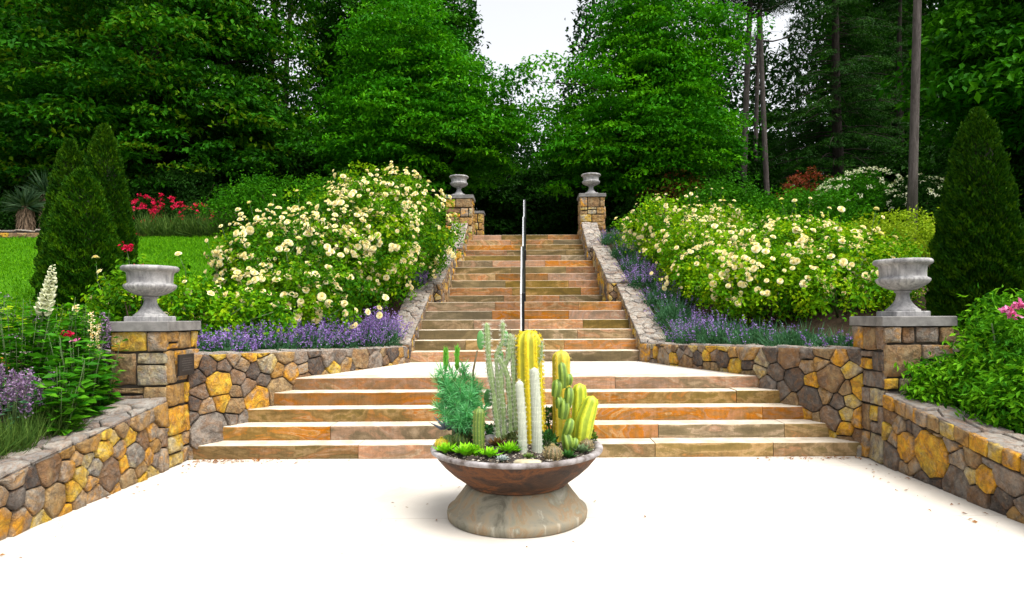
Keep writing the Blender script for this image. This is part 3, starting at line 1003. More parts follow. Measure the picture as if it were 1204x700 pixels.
def leaves_geo(C, A, Nn, L, Wd, fold=0.12, narrow=0.5):
    """diamond leaves. C centres, A axis, Nn approximate normal, L length, Wd width (arrays)."""
    A = unit(A)
    W = unit(np.cross(A, Nn))
    Nn = np.cross(W, A)
    L = np.broadcast_to(np.asarray(L, dtype=float), (len(C),))[:, None]
    Wd = np.broadcast_to(np.asarray(Wd, dtype=float), (len(C),))[:, None]
    b = C - A*L*0.5
    t = C + A*L*0.5 - Nn*L*fold
    m = C - A*L*(0.5-narrow)*1.0*0.2
    V = np.stack([b, m + W*Wd*0.5 + Nn*L*fold*0.5, t, m - W*Wd*0.5 + Nn*L*fold*0.5], axis=1)
    return V.reshape(-1, 3)

def quads(n): return np.arange(n*4).reshape(n, 4)

def foliage_obj(name, geos, mats, parent, rnds=None, kind=None):
    """geos: list of (verts, material index)."""
    V = np.concatenate([g for g, _ in geos])
    n = [len(g)//4 for g, _ in geos]
    mi = np.concatenate([np.full(k, m, dtype=np.int32) for k, (_, m) in zip(n, geos)])
    rnd = np.concatenate(rnds) if rnds is not None else np.random.default_rng(len(V)).random(sum(n))
    o = np_mesh(name, V, quads(sum(n)), mats, parent, rnd, mi)
    if kind: o['kind'] = kind
    return o

def rand_dir(g, n): return unit(g.normal(size=(n, 3)))

def spray_leaves(g, P, N, n_per, rad, leaf, aspect=0.5, droop=0.25, thick=0.12, jitter=0.55, tone=None):
    """flat clusters of leaves: P centres (k,3), N spray normals (k,3)."""
    k = len(P)
    N = unit(N)
    T = unit(np.cross(N, np.array([0.31, 0.77, 0.12]) + 0*N))
    B = np.cross(N, T)
    rad = np.broadcast_to(np.asarray(rad, dtype=float), (k,))
    r = np.sqrt(g.random((k, n_per))) * rad[:, None]
    th = g.random((k, n_per)) * 2*np.pi
    off = (T[:, None]*np.cos(th)[..., None] + B[:, None]*np.sin(th)[..., None])
    C = P[:, None] + off*r[..., None]
    C = C + N[:, None]*(g.normal(size=(k, n_per, 1))*thick*rad[:, None, None])
    C[..., 2] -= droop * r**2 / rad[:, None]
    A = off + g.normal(size=off.shape)*0.7
    A[..., 2] -= 0.25
    NN = np.broadcast_to(N[:, None], C.shape) + g.normal(size=C.shape)*jitter
    C = C.reshape(-1, 3); A = A.reshape(-1, 3); NN = NN.reshape(-1, 3)
    n = len(C)
    L = leaf*(0.65 + 0.7*g.random(n))
    sp = np.repeat(g.random(k), n_per)
    rnd = np.clip(0.62*sp + 0.38*g.random(n), 0, 1)
    return leaves_geo(C, A, NN, L, L*aspect), rnd

def lumps(g, n=14, amp=0.25):
    D = rand_dir(g, n); w = g.random(n)*amp*1.3 - amp*0.3
    def f(d):
        c = np.clip(d @ D.T, 0, 1)**6
        return 1 + (c*w).sum(-1)
    return f

def sample_crown(g, ells, n, shell=0.55, amp=0.28):
    """points and outward directions in a union of lumpy ellipsoids; biased to the outside."""
    vol = np.array([e[3]*e[4]*e[5] for e in ells])**0.8
    which = g.choice(len(ells), n, p=vol/vol.sum())
    P = np.zeros((n, 3)); O = np.zeros((n, 3))
    for i, e in enumerate(ells):
        s = which == i
        m = s.sum()
        if not m: continue
        d = rand_dir(g, m)
        lf = lumps(g, 18, amp)
        r = (shell + (1-shell)*g.random(m)**0.6)
        q = d * (r*lf(d))[:, None] * np.array(e[3:6])
        P[s] = q + np.array(e[0:3])
        O[s] = unit(d / np.array(e[3:6]))
    return P, O

def limb_mesh(name, g, H, r0, P, parent, mat, lean=(0, 0), n_limb=26, start=0.25, top=0.92, sides=10):
    mb = MB()
    pts, rad = [], []
    for i in range(9):
        t = i/8
        pts.append((lean[0]*t + 0.12*math.sin(t*5+H), lean[1]*t + 0.10*math.cos(t*4+H) - 0.10*math.cos(H), H*top*t))
        rad.append(r0*(1.25 if i == 0 else 1.0)*(1 - 0.86*t) + 0.015)
    mb.tube(pts, rad, sides)
    idx = g.choice(len(P), min(n_limb, len(P)), replace=False)
    for i in idx:
        tgt = Vector(P[i])
        hz = max(start*H, min(top*H*0.95, tgt.z - 0.25*math.hypot(tgt.x, tgt.y)))
        t = hz/(H*top)
        k = min(7, int(t*8)); f = t*8-k
        s = Vector(pts[k]).lerp(Vector(pts[k+1]), f)
        rr = r0*(1-0.86*t)*0.42 + 0.008
        mid = s.lerp(tgt, 0.5) + Vector((0, 0, 0.10*(tgt-s).length))
        mb.tube([s, s.lerp(mid, 0.5) + Vector((0, 0, .04)), mid, mid.lerp(tgt, 0.55), tgt], [rr, rr*0.8, rr*0.55, rr*0.35, 0.006], 6)
    return mb.build(name, [M[mat]], parent)

def broadleaf(name, label, cat, loc, ells, H, r0, seed, mat='leaf_mid', n_spr=420, per=70, leaf=0.16, spr_r=0.75, lean=(0, 0), bark='bark', group=None, shell=0.5, droop=0.22, amp=0.3, up=0.75, asp=0.52, n_limb=26, start=0.25, thick=0.10):
    g = np.random.default_rng(seed)
    root = empty(name, loc, label=label, cat=cat, group=group)
    P, O = sample_crown(g, ells, n_spr, shell, amp)
    N = O*(1-up) + np.array([0, 0, up]) + g.normal(size=P.shape)*0.12
    V, rnd = spray_leaves(g, P, N, per, spr_r*(0.6+0.8*g.random(n_spr)), leaf, asp, droop, thick, 0.5)
    foliage_obj('crown', [(V, 0)], [M[mat]], root, [rnd])
    limb_mesh('trunk', g, H, r0, P, root, bark, lean, n_limb, start)
    return root

def conifer(name, label, loc, H, Rb, z0, seed, mat='needle', n_br=150, r0=0.28, bark='bark', group=None, per=64, leaf=0.12):
    """drooping layered branches (hemlock / spruce)."""
    g = np.random.default_rng(seed)
    root = empty(name, loc, label=label, cat='tree', group=group)
    mb = MB()
    mb.tube([(0.05*math.sin(i), 0.05*math.cos(i*2), H*i/8) for i in range(9)], [r0*(1-0.9*i/8)+0.012 for i in range(9)], 10)
    Ps, Ns = [], []
    for i in range(n_br):
        t = (i + g.random())/n_br
        z = z0 + (H-z0)*t
        Lb = Rb*(1-t)**0.75*(0.7+0.45*g.random()) + 0.25
        az = g.random()*2*np.pi
        d = np.array([math.cos(az), math.sin(az)])
        pts = []
        for k in range(6):
            u = k/5
            pts.append((d[0]*Lb*u, d[1]*Lb*u, z + 0.16*Lb*u - 0.42*Lb*u*u))
        mb.tube(pts, [0.035*(1-0.8*k/5)*max(.4, Lb/3) for k in range(6)], 4)
        m = max(3, int(Lb/0.26))
        for k in range(m):
            u = 0.25 + 0.75*(k+g.random())/m
            side = g.normal()*0.30*Lb*(1-u*0.6)*0.8
            Ps.append((d[0]*Lb*u - d[1]*side, d[1]*Lb*u + d[0]*side, z + 0.16*Lb*u - 0.42*Lb*u*u - abs(side)*0.25 + g.normal()*0.05))
            Ns.append((d[0]*0.35, d[1]*0.35, 0.9))
    P = np.array(Ps); N = np.array(Ns) + g.normal(size=P.shape)*0.12
    V, rnd = spray_leaves(g, P, N, per, 0.34*(0.7+0.6*g.random(len(P))), leaf, 0.17, 0.35, 0.08, 0.35)
    foliage_obj('crown', [(V, 0)], [M[mat]], root, [rnd])
    mb.build('trunk', [M[bark]], root)
    return root

def tall_pine(name, label, loc, H, r0, z0, seed, lean=(0, 0), n_br=34, spread=2.4, per=60, group=None, bark='bark_grey'):
    """long bare trunk; loose needle tufts on upper limbs."""
    g = np.random.default_rng(seed)
    root = empty(name, loc, label=label, cat='tree', group=group)
    mb = MB()
    def axis(t): return Vector((lean[0]*t + 0.15*math.sin(t*3.3+seed) - 0.15*math.sin(seed), lean[1]*t, H*t))
    mb.tube([axis(i/14) for i in range(15)], [r0*(1.2 if i == 0 else 1)*(1-0.7*i/14) for i in range(15)], 14)
    for i in range(6):                                         # dead stubs
        t = 0.3 + 0.3*g.random(); a = g.random()*6.28; s = axis(t)
        e = s + Vector((math.cos(a), math.sin(a), -0.1))*(0.4+0.7*g.random())
        mb.tube([s, e], [0.02, 0.006], 5)
    Ps = []
    for i in range(n_br):
        t = z0/H + (1-z0/H)*(i+g.random())/n_br
        a = g.random()*6.28; Lb = spread*(1.15-0.75*t)*(0.5+0.8*g.random())
        s = axis(t); d = Vector((math.cos(a), math.sin(a), 0))
        pts = [s + d*Lb*u + Vector((0, 0, 0.25*Lb*u - 0.15*Lb*math.sin(u*3))) for u in (0, .3, .6, 1)]
        mb.tube(pts, [0.055, 0.04, 0.028, 0.01], 5)
        for _ in range(7):
            u = 0.45 + 0.6*g.random()
            q = s + d*Lb*u + Vector((g.normal()*.28, g.normal()*.28, 0.25*Lb*u - 0.15*Lb*math.sin(u*3) + g.normal()*.15))
            Ps.append(q)
    P = np.array(Ps)
    k = len(P)
    D = unit(g.normal(size=(k, per, 3)) + np.array([0, 0, 0.5]))
    Ln = 0.20 + 0.12*g.random((k, per))
    C = P[:, None] + D*(Ln*0.9)[..., None] + g.normal(size=D.shape)*0.10
    V = leaves_geo(C.reshape(-1, 3), D.reshape(-1, 3), rand_dir(g, k*per), Ln.ravel(), 0.028)
    foliage_obj('crown', [(V, 0)], [M['pine']], root, [np.clip(np.repeat(g.random(k), per)*.6+g.random(k*per)*.4, 0, 1)])
    mb.build('trunk', [M[bark]], root)
    return root

def cone_tree(label, loc, H, Rb, seed, n=26000, group=None):
    """clipped-looking arborvitae cone of small upright sprays."""
    g = np.random.default_rng(seed)
    root = empty('arborvitae', loc, label=label, cat='evergreen', group=group)
    def prof(t): return Rb*np.minimum(1, (1-t)**0.52*1.05)*(0.80+0.20*np.minimum(1, t/0.22))
    t = 1-np.sqrt(1-g.random(n)*0.995); q = n//14; t[:q] = .85+.15*g.random(q); t = np.clip(t, 0, 0.999)
    th = g.random(n)*2*np.pi
    ph = g.random(12)*6.28
    lump = 1 + 0.045*np.sin(th*5+t*19+ph[0]) + 0.045*np.sin(th*9-t*31+ph[1]) + 0.04*np.sin(th*3+t*44+ph[2]) + 0.035*np.sin(th*17+t*70+ph[3])
    r = prof(t)*(1+(lump-1)*0.9)*(1-0.20*g.random(n)**1.5) + 0.012 + (g.random(n) < .03)*g.random(n)*.055
    r = np.where(t > .93, r*g.random(n), r)
    C = np.stack([r*np.cos(th), r*np.sin(th), t*H], 1)
    out = np.stack([np.cos(th), np.sin(th), np.full(n, 0.25)], 1)
    A = out*0.75 + np.array([0, 0, 0.85]) + g.normal(size=C.shape)*0.40
    Nn = np.stack([-np.sin(th), np.cos(th), 0*th], 1) + g.normal(size=C.shape)*0.7 + out*0.5
    L = 0.056*(0.6+0.9*g.random(n))
    V = leaves_geo(C, A, Nn, L, L*0.42)
    cl = np.floor((th*9/6.28)+ 40*t + 2*np.sin(th*4)); rr = np.modf(np.abs(np.sin(cl*12.9898+seed)*43758.5))[0]
    foliage_obj('crown', [(V, 0)], [M['thuja']], root, [np.clip(0.45*rr+0.55*g.random(n), 0, 1)])
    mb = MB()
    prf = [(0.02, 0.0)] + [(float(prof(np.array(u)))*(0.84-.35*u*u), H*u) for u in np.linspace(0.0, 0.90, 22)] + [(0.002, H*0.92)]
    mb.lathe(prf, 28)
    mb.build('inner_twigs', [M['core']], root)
    mb = MB(); mb.tube([(0, 0, -0.15), (0, 0, 0.3)], [0.07, 0.06], 10); mb.build('trunk', [M['bark']], root)
    return root

def rose_blooms():
    protos = []
    for s in range(5):
        g = random.Random(900+s)
        mb = MB()
        rings = [(7, 1.0, 0.10, 0.9), (6, 0.78, 0.38, 0.75), (5, 0.52, 0.62, 0.6), (4, 0.28, 0.72, 0.4)]
        for (n, rr, lift, wd) in rings:
            a0 = g.random()*6.28
            for k in range(n):
                a = a0 + 2*math.pi*k/n + g.uniform(-.15, .15)
                c, s_ = math.cos(a), math.sin(a)
                w = wd*rr*1.35*2*math.pi/n/2*0.62 + 0.10
                def P(r, t, z): return (r*c - t*s_, r*s_ + t*c, z)
                z1 = lift + g.uniform(-.06, .10)
                v = [P(0.06, 0, 0), P(rr*.55, -w*.9, lift*.62), P(rr*.55, w*.9, lift*.62), P(rr*.93, -w, z1), P(rr*1.05, 0, z1-.06), P(rr*.93, w, z1)]
                mb.add(v, [(0, 1, 2), (1, 3, 4), (1, 4, 2), (2, 4, 5)], min(1, max(0, g.uniform(0.35, 1.0)*(0.55 + 0.45*rr))), 0, False)
        mb.v = [(x*0.5, y*0.5, z*0.5) for x, y, z in mb.v]
        me_o = mb.build('bloom', [M['cream']], None)
        me = me_o.data
        bpy.data.objects.remove(me_o)
        protos.append(me)
    return protos
BLOOMS = rose_blooms()

def place_bloom(parent, meshes, p, d, size, rng, name='bloom'):
    o = bpy.data.objects.new(name, rng.choice(meshes))
    COL.objects.link(o)
    o.parent = parent
    o.location = p
    q = Vector(d).to_track_quat('Z', 'Y') @ Matrix.Rotation(rng.random()*6.28, 3, 'Z').to_quaternion()
    o.rotation_mode = 'QUATERNION'; o.rotation_quaternion = q
    o.scale = (size, size, size*0.9)
    return o

def shrub(name, label, cat, loc, ells, seed, mat, n_spr=260, per=26, leaf=0.075, spr_r=0.2, asp=0.55, group=None, stem='woody', n_stem=9, shell=0.55, amp=0.3, up=0.55, kind_part='foliage', droop=0.2, blooms=0, bloom_mesh=None, bsize=0.11, bshare=None, flat=None):
    g = np.random.default_rng(seed)
    rng = random.Random(seed)
    root = empty(name, loc, label=label, cat=cat, group=group)
    P, O = sample_crown(g, ells, n_spr, shell, amp)
    ok = P[:, 2] > 0.03
    P, O = P[ok], O[ok]
    N = O*(1-up) + np.array([0, 0, up]) + g.normal(size=P.shape)*0.25
    V, rnd = spray_leaves(g, P, N, per, spr_r*(0.6+0.8*g.random(len(P))), leaf, asp, droop, 0.28, 0.75)
    foliage_obj(kind_part, [(V, 0)], [M[mat]], root, [rnd])
    mb = MB()
    for i in g.choice(len(P), min(n_stem, len(P)), replace=False):
        t = Vector(P[i]); b = Vector((t.x*0.18, t.y*0.18, -0.05))
        mb.tube([b, b.lerp(t, .5)+Vector((0, 0, .08*t.length)), t], [0.018, 0.012, 0.005], 6)
    mb.build('stems', [M[stem]], root)
    if blooms:
        # blooms sit where the outermost leaves are
        Q, Od = sample_crown(g, ells, blooms*24, 0.97, amp*0.9)
        sel = (Q[:, 2] > 0.25) & ((Od[:, 1] < 0.10) | (Od[:, 2] > 0.82))
        Q, Od = Q[sel], Od[sel]
        used = []
        cl = 0
        for q, d in zip(Q, Od):
            if len(used) >= blooms*3.0: break
            if used and rng.random() < 0.5 and cl < 4:            # clusters of two to five
                b_, bd = used[-1]
                q = b_ + g.normal(size=3)*bsize*0.8; d = bd + g.normal(size=3)*0.3; cl += 1
            else: cl = 0
            used.append((q, d))
        # a few canes reach out of the bush, each with leaves and a bloom at its tip
        mbc = MB(); CL = []
        for i in range(9):
            q, d = used[(i*7) % len(used)]
            e = q + (d*0.6 + np.array([0, 0, .8]) + g.normal(size=3)*.25)*rng.uniform(.16, .36)
            mid = (q+e)/2 + g.normal(size=3)*.03
            mbc.tube([(q[0]*.12, q[1]*.12, -.04), tuple(q*.6), tuple(q), tuple(mid), tuple(e)], [.009, .007, .005, .004, .0025], 5)
            for k_ in range(12): CL.append(q + (e-q)*rng.random() + g.normal(size=3)*.03)
            used.insert(0, (e, d))
        mbc.build('canes', [M['stem']], root)
        CL = np.array(CL)
        foliage_obj('cane_leaves', [(leaves_geo(CL, rand_dir(g, len(CL)), rand_dir(g, len(CL))+[0, 0, 1], leaf*.9, leaf*.5), 0)], [M[mat]], root)
        rest = []
        for i, (q, d) in enumerate(used):
            dd = d + np.array([0, -0.35, 0.35]) + g.normal(size=3)*0.3
            s_ = bsize*rng.uniform(0.62, 1.35)
            pos = q + unit(dd[None])[0]*0.03
            if i < min(98, blooms): place_bloom(root, bloom_mesh or BLOOMS, tuple(pos), tuple(dd), s_, rng)
            else: rest.append((pos, dd, s_*.85))
        if rest:
            Vs_, Fs_, Rs_ = [], [], []
            base_ = 0
            for pos, dd, s_ in rest:
                me = rng.choice(BLOOMS)
                co = np.empty(len(me.vertices)*3, dtype=np.float32); me.vertices.foreach_get('co', co); co = co.reshape(-1, 3)
                rot = np.array((Vector(dd).to_track_quat('Z', 'Y') @ Matrix.Rotation(rng.random()*6.28, 3, 'Z').to_quaternion()).to_matrix())
                Vs_.append((co*s_) @ rot.T + pos)
                Fs_ += [tuple(v + base_ for v in pl_.vertices) for pl_ in me.polygons]
                at_ = np.empty(len(me.polygons), dtype=np.float32); me.attributes['rnd'].data.foreach_get('value', at_); Rs_.append(at_)
                base_ += len(co)
            o = np_mesh('small_blooms', np.concatenate(Vs_), Fs_, [M['cream']], root, np.concatenate(Rs_)); o['kind'] = 'stuff'
    return root

def blades(g, X, Y, Z, L, w, spread=0.35, tilt=None):
    n = len(X)
    C = np.stack([X, Y, Z], 1)
    A = g.normal(size=(n, 3))*spread + np.array([0, 0, 1.0])
    A = unit(A)
    Ls = L*(0.55+0.8*g.random(n))
    return leaves_geo(C + A*(Ls*0.5)[:, None], A, rand_dir(g, n)*[1, 1, .1], Ls, w, 0.10)

def catmint(label, loc, rx, ry, h, seed, group, n_sp=170, flower=1.0):
    g = np.random.default_rng(seed)
    root = empty('catmint', loc, label=label, cat='catmint', group=group)
    # leafy grey green mound
    n = int(n_sp*9)
    d = rand_dir(g, n); d[:, 2] = np.abs(d[:, 2])
    C = d*np.array([rx, ry, h*0.72])*(0.45+0.55*g.random(n)[:, None]**0.6)
    A = d + np.array([0, 0, 0.7]) + g.normal(size=C.shape)*0.5
    V1 = leaves_geo(C, A, rand_dir(g, n), 0.050*(0.6+.8*g.random(n)), 0.024)
    # stems with whorls of small flowers
    d = rand_dir(g, n_sp); d[:, 2] = np.abs(d[:, 2])*0.9 + 0.25; d = unit(d)
    B = d*np.array([rx, ry, h*0.62])*0.9
    up = unit(d*0.75 + np.array([0, 0, 0.9]) + g.normal(size=d.shape)*0.22)
    Ln = (0.13+0.15*g.random(n_sp))*h/0.4
    V2 = leaves_geo(B+up*(Ln*0.45)[:, None], up, rand_dir(g, n_sp), Ln, 0.007)
    w = 13
    t = (0.25 + 0.75*g.random((n_sp, w)))
    keep = (g.random(n_sp) < flower)
    Cf = (B[:, None] + up[:, None]*(t*Ln[:, None])[..., None] + g.normal(size=(n_sp, w, 3))*0.010)[keep].reshape(-1, 3)
    V3 = leaves_geo(Cf, rand_dir(g, len(Cf)), rand_dir(g, len(Cf)), 0.026*(0.6+.7*g.random(len(Cf))), 0.018)
    foliage_obj('foliage', [(V1, 0), (V2, 0)], [M['nepeta']], root)
    o = foliage_obj('flowers', [(V3, 0)], [M['violet']], root, None, 'stuff')
    return root

# ------------------------------------------------------------------ woodland
def X(px, d): return px2x(px, d)
broadleaf('maple_tree', 'huge dark maple behind the paired evergreen cones, reaching out of the top of the picture', 'tree', (X(190, 25), 25, 3.85),
          [(0, 0, 7.2, 6.0, 4.6, 3.6), (-1.5, -1.0, 4.0, 4.6, 3.6, 2.6), (2.2, -1.2, 4.4, 3.9, 3.2, 2.6), (0.5, 0, 11.0, 4.8, 4.2, 3.4)], 14, 0.42, 301, 'leaf_maple', 900, 110, 0.20, 1.0, amp=0.3, thick=.07, up=.85)
broadleaf('hornbeam_tree', 'bright green layered tree left of the sky gap, above the taller rose bank', 'tree', (X(512, 23.5), 23.5, 3.85),
          [(-.3, 0, 4.9, 3.0, 3.0, 2.3), (-1.0, 0, 7.2, 1.9, 2.2, 2.3), (-1.2, -.4, 3.7, 2.5, 2.2, 1.3), (1.0, -.6, 4.0, 2.2, 2.0, 1.2)], 9.2, 0.22, 302, 'leaf_bright', 620, 120, 0.155, 0.80, up=0.88, thick=.06, shell=.35, amp=.36)
broadleaf('hornbeam_tree', 'green layered tree just right of the sky gap, above the lime leaved roses', 'tree', (X(752, 23.5), 23.5, 3.85),
          [(-.1, 0, 5.0, 3.2, 2.8, 2.4), (0.75, 0, 8.0, 2.2, 2.2, 2.7), (-1.3, -.4, 3.9, 2.2, 2.0, 1.2), (1.0, -.3, 3.6, 2.3, 2.0, 1.5)], 10.5, 0.22, 303, 'leaf_bright', 660, 120, 0.155, 0.80, up=0.88, thick=.06, shell=.35, amp=.36)
tall_pine('pine_tree', 'thin grey pine trunk leaning right, left of the closest trunk pair', (X(872, 27), 27, 3.9), 24, 0.145, 9.6, 311, (1.3, 0), 60, 2.6, 70)
tall_pine('pine_tree', 'thin grey pine trunk leaning slightly left, right one of the closest trunk pair', (X(906, 26.5), 26.5, 3.9), 23, 0.125, 9.8, 312, (-0.9, 0), 60, 2.5, 70)
tall_pine('pine_tree', 'very thin pine standing farther back between the trunk pair and the dark hemlock', (X(886, 33), 33, 3.9), 26, 0.13, 10.0, 313, (0.3, 0), 40, 2.8, 60)
tall_pine('pine_tree', 'thick straight grey trunk rising bare past the white flowering shrub to the top edge', (X(1072, 16.2), 16.2, 3.3), 25, 0.115, 13.5, 314, (0.30, 0), 26, 2.8, 70)
conifer('hemlock_tree', 'dark feathery hemlock with drooping boughs between the thin pines and the thick grey trunk', (X(985, 28), 28, 3.9), 17.5, 4.0, 1.6, 321, n_br=220)
conifer('hemlock_tree', 'lower dark hemlock half hidden behind the thick grey trunk', (X(1060, 30), 30, 3.9), 14, 3.6, 1.2, 322, n_br=170)
broadleaf('chestnut_tree', 'large leaved tree overhanging the single evergreen cone from the right edge', 'tree', (X(1245, 18), 18, 3.7),
          [(0, 0, 5.6, 3.3, 2.8, 2.3), (-1.6, -.8, 4.3, 2.1, 1.9, 1.1), (0.3, 0, 8.0, 3.0, 2.6, 2.2)], 9.5, 0.22, 331, 'leaf_chestnut', 420, 80, 0.25, 0.85, up=0.85, asp=0.5)
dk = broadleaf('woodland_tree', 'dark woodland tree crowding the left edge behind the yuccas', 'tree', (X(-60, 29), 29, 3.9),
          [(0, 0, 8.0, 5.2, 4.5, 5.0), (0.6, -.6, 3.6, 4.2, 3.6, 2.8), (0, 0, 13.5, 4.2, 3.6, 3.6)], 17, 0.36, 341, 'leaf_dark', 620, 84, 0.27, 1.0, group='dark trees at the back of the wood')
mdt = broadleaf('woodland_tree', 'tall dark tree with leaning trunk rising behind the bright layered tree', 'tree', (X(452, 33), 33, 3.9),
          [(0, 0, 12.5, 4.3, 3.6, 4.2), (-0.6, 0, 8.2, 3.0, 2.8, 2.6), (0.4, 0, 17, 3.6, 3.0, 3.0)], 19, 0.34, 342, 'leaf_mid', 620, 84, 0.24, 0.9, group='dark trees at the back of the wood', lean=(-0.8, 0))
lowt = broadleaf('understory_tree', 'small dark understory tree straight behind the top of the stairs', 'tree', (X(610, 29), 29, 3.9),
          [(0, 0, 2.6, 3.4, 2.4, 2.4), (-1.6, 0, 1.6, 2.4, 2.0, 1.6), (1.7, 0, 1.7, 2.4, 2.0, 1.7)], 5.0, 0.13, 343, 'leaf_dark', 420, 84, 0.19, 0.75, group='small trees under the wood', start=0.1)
tall_pine('pine_tree', 'dark slim trunk leaning right against the sky, left of the bright layered tree', (X(300, 30), 30, 3.9), 19, 0.24, 15.0, 316, (2.0, 0), 14, 2.0, 60, bark='bark')
tall_pine('pine_tree', 'second dark trunk leaning right, close to the first, with sky between them', (X(326, 31), 31, 3.9), 18, 0.20, 14.2, 317, (1.3, 0), 12, 2.0, 60, bark='bark')
def put(src, px, d, s, rz, label, sz=None, z=3.9):
    c = copy_tree(src)
    c.location = (X(px, d), d, z); c.scale = (s, s, sz or s); c.rotation_euler = (0, 0, rz); c['label'] = label
    return c
for (src, px, d, s, rz, label, sz) in (
    (dk, 90, 35, 1.0, 1.0, 'dark woodland tree directly above the yuccas, behind the huge maple', 1.15),
    (dk, 205, 37, 0.92, 2.2, 'dark woodland tree behind the huge maple, above the red azaleas', 1.25),
    (dk, 440, 40, 0.80, 4.0, 'deep shaded tree low behind the bright layered tree', 0.95),
    (mdt, 800, 36, 0.72, 3.6, 'half bright tree behind the layered tree right of the sky gap', 0.62),
    (dk, 800, 41, 0.66, 5.2, 'low dark tree between the right layered tree and the leaning pine trunk', 0.60),
    (dk, 930, 43, 0.75, 0.4, 'low dark tree in the gap behind the closest trunk pair', 0.68),
    (mdt, 1030, 38, 0.8, 1.6, 'tall dark tree rising behind the feathery hemlock', 1.0),
    (dk, 1090, 37, 0.95, 2.9, 'tall dark tree behind the thick grey trunk', 1.15),
    (dk, 1205, 32, 0.95, 3.9, 'dark woodland tree at the right edge behind the large leaved tree', 1.1),
    (dk, -150, 38, 1.0, 5.0, 'dark woodland tree at the far left edge of the wood', 1.2)):
    put(src, px, d, s, rz, label, sz)
for (px, d, s, rz, label, sz) in (
    (668, 31, 0.95, 2.0, 'small dark understory tree behind the far urn right of the stairs', 1.0),
    (548, 30, 1.0, 3.3, 'small dark understory tree behind the far urn left of the stairs', 1.0),
    (470, 27, 0.95, 5.0, 'small dark understory tree under the bright layered tree', 0.95),
    (735, 28, 0.95, 0.7, 'small dark understory tree under the right layered tree, beside its trunk', 0.9),
    (830, 31, 1.1, 1.7, 'small dark understory tree left of the leaning pine trunk', 1.2),
    (400, 29, 1.2, 4.2, 'small dark understory tree above the spreading green shrub', 1.25),
    (300, 31, 1.2, 2.7, 'small dark understory tree above the right end of the red azaleas', 1.3),
    (150, 29, 1.2, 0.2, 'small dark understory tree behind the red azaleas', 1.15),
    (20, 27, 1.2, 3.9, 'small dark understory tree behind the yuccas', 1.3),
    (940, 34, 1.2, 5.6, 'small dark understory tree right of the trunk pair', 1.3),
    (1150, 26, 1.2, 2.4, 'small dark understory tree behind the single evergreen cone', 1.2),
    (1230, 23, 1.1, 1.1, 'small dark understory tree at the right edge behind the single evergreen cone', 1.2)):
    put(lowt, px, d, s, rz, label, sz)

# far wood beyond everything, one mass
g = np.random.default_rng(5)
n = 150000
px = g.uniform(-260, 1470, n); d = g.uniform(56, 72, n)
def topline(p):
    t = np.full_like(p, -60.0)
    k = np.exp(-((p-620)/62)**4); t = t*(1-k) + 165*k
    k = np.exp(-((p-885)/56)**4); t = t*(1-k) + 72*k
    k = np.exp(-((p-335)/30)**4); t = t*(1-k) + 112*k
    return t + 16*np.sin(p*0.11) + 10*np.sin(p*0.31+1) + 7*np.sin(p*.9)
ztop = CAM_H + (372-topline(px))*d/750
u = g.random(n)
z = 3.0 + (ztop-3.0)*u
C = np.stack([(px-617.5)*d/750 + g.normal(size=n)*.4, d, z + g.normal(size=n)*.3], 1)
gap_keep = ~((np.abs(px-640) < 75) & (z < 3.4+5.2*0.9) & (z > 7.6) & (g.random(n) < 0.5))
C = C[gap_keep]; n = len(C)
A = rand_dir(g, n) + np.array([0, 0, -.2]); Nn = g.normal(size=(n, 3))*.6 + np.array([0, -0.3, 0.8])
L = 0.52*(0.6+.8*g.random(n))
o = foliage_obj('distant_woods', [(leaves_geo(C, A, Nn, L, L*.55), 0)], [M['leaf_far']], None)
tag(o, kind='stuff')

# ------------------------------------------------------------------ evergreen cones, shrubs and beds
cone_tree('front arborvitae cone of the trio beside the lawn, the lowest and widest one', (X(97, 9.6), 9.6, gz(-6.6, 9.6)-.05), 2.20, 0.60, 401, 46000, 'arborvitae cones')
cone_tree('slim arborvitae cone at the back left of the trio beside the lawn', (X(84, 10.6), 10.6, gz(-7.5, 10.6)-.05), 2.66, 0.48, 402, 34000, 'arborvitae cones')
cone_tree('tallest arborvitae cone of the trio beside the lawn, standing nearest the red azaleas', (X(124, 10.4), 10.4, gz(-6.8, 10.4)-.05), 2.90, 0.48, 403, 40000, 'arborvitae cones')
cone_tree('lone broad arborvitae cone standing beside the near urn of the right pier', (X(1150, 8.7), 8.7, gz(6.1, 8.7)-.08), 3.0, 0.60, 404, 60000, 'arborvitae cones')

# rose bank left of the stairs
RB = 'cream rose bushes'
def rose(label, x, y, ells, seed, mat, blooms, n_spr, bs=0.105):
    return shrub('rose_bush', label, 'rose bush', (x, y, gz(x, y)-.05), ells, seed, mat, n_spr, 38, 0.062, 0.19, 0.62, RB, 'stem', 12, 0.5, 0.42, 0.5, blooms=blooms, bsize=bs)
rose('tallest cream rose bush, beside the far pier and urn, crowded with blooms at its top', -2.55, 13.5, [(0, 0, 1.22, .92, 1.25, 1.0), (-.45, -.3, .8, .95, 1.0, .85), (.35, -.7, .75, .7, .8, .7)], 501, 'rose_leaf', 98, 560, 0.098)
rose('cream rose bush in the middle of the taller bank, thick with blooms', -3.05, 12.0, [(0, 0, 1.15, .95, 1.1, .95), (.2, -.5, .75, .85, .8, .8)], 502, 'rose_leaf', 98, 480, 0.095)
rose('cream rose bush at the lawn side of the taller bank with scattered blooms', -3.85, 10.7, [(0, 0, 0.8, .95, .95, .8), (-.35, .4, .8, .65, .7, .65)], 503, 'rose_leaf', 96, 400, 0.095)
rose('low cream rose bush at the near foot of the taller bank, above the catmint', -3.55, 9.35, [(0, 0, 0.48, .95, .6, .56)], 504, 'rose_leaf', 44, 240, 0.105)
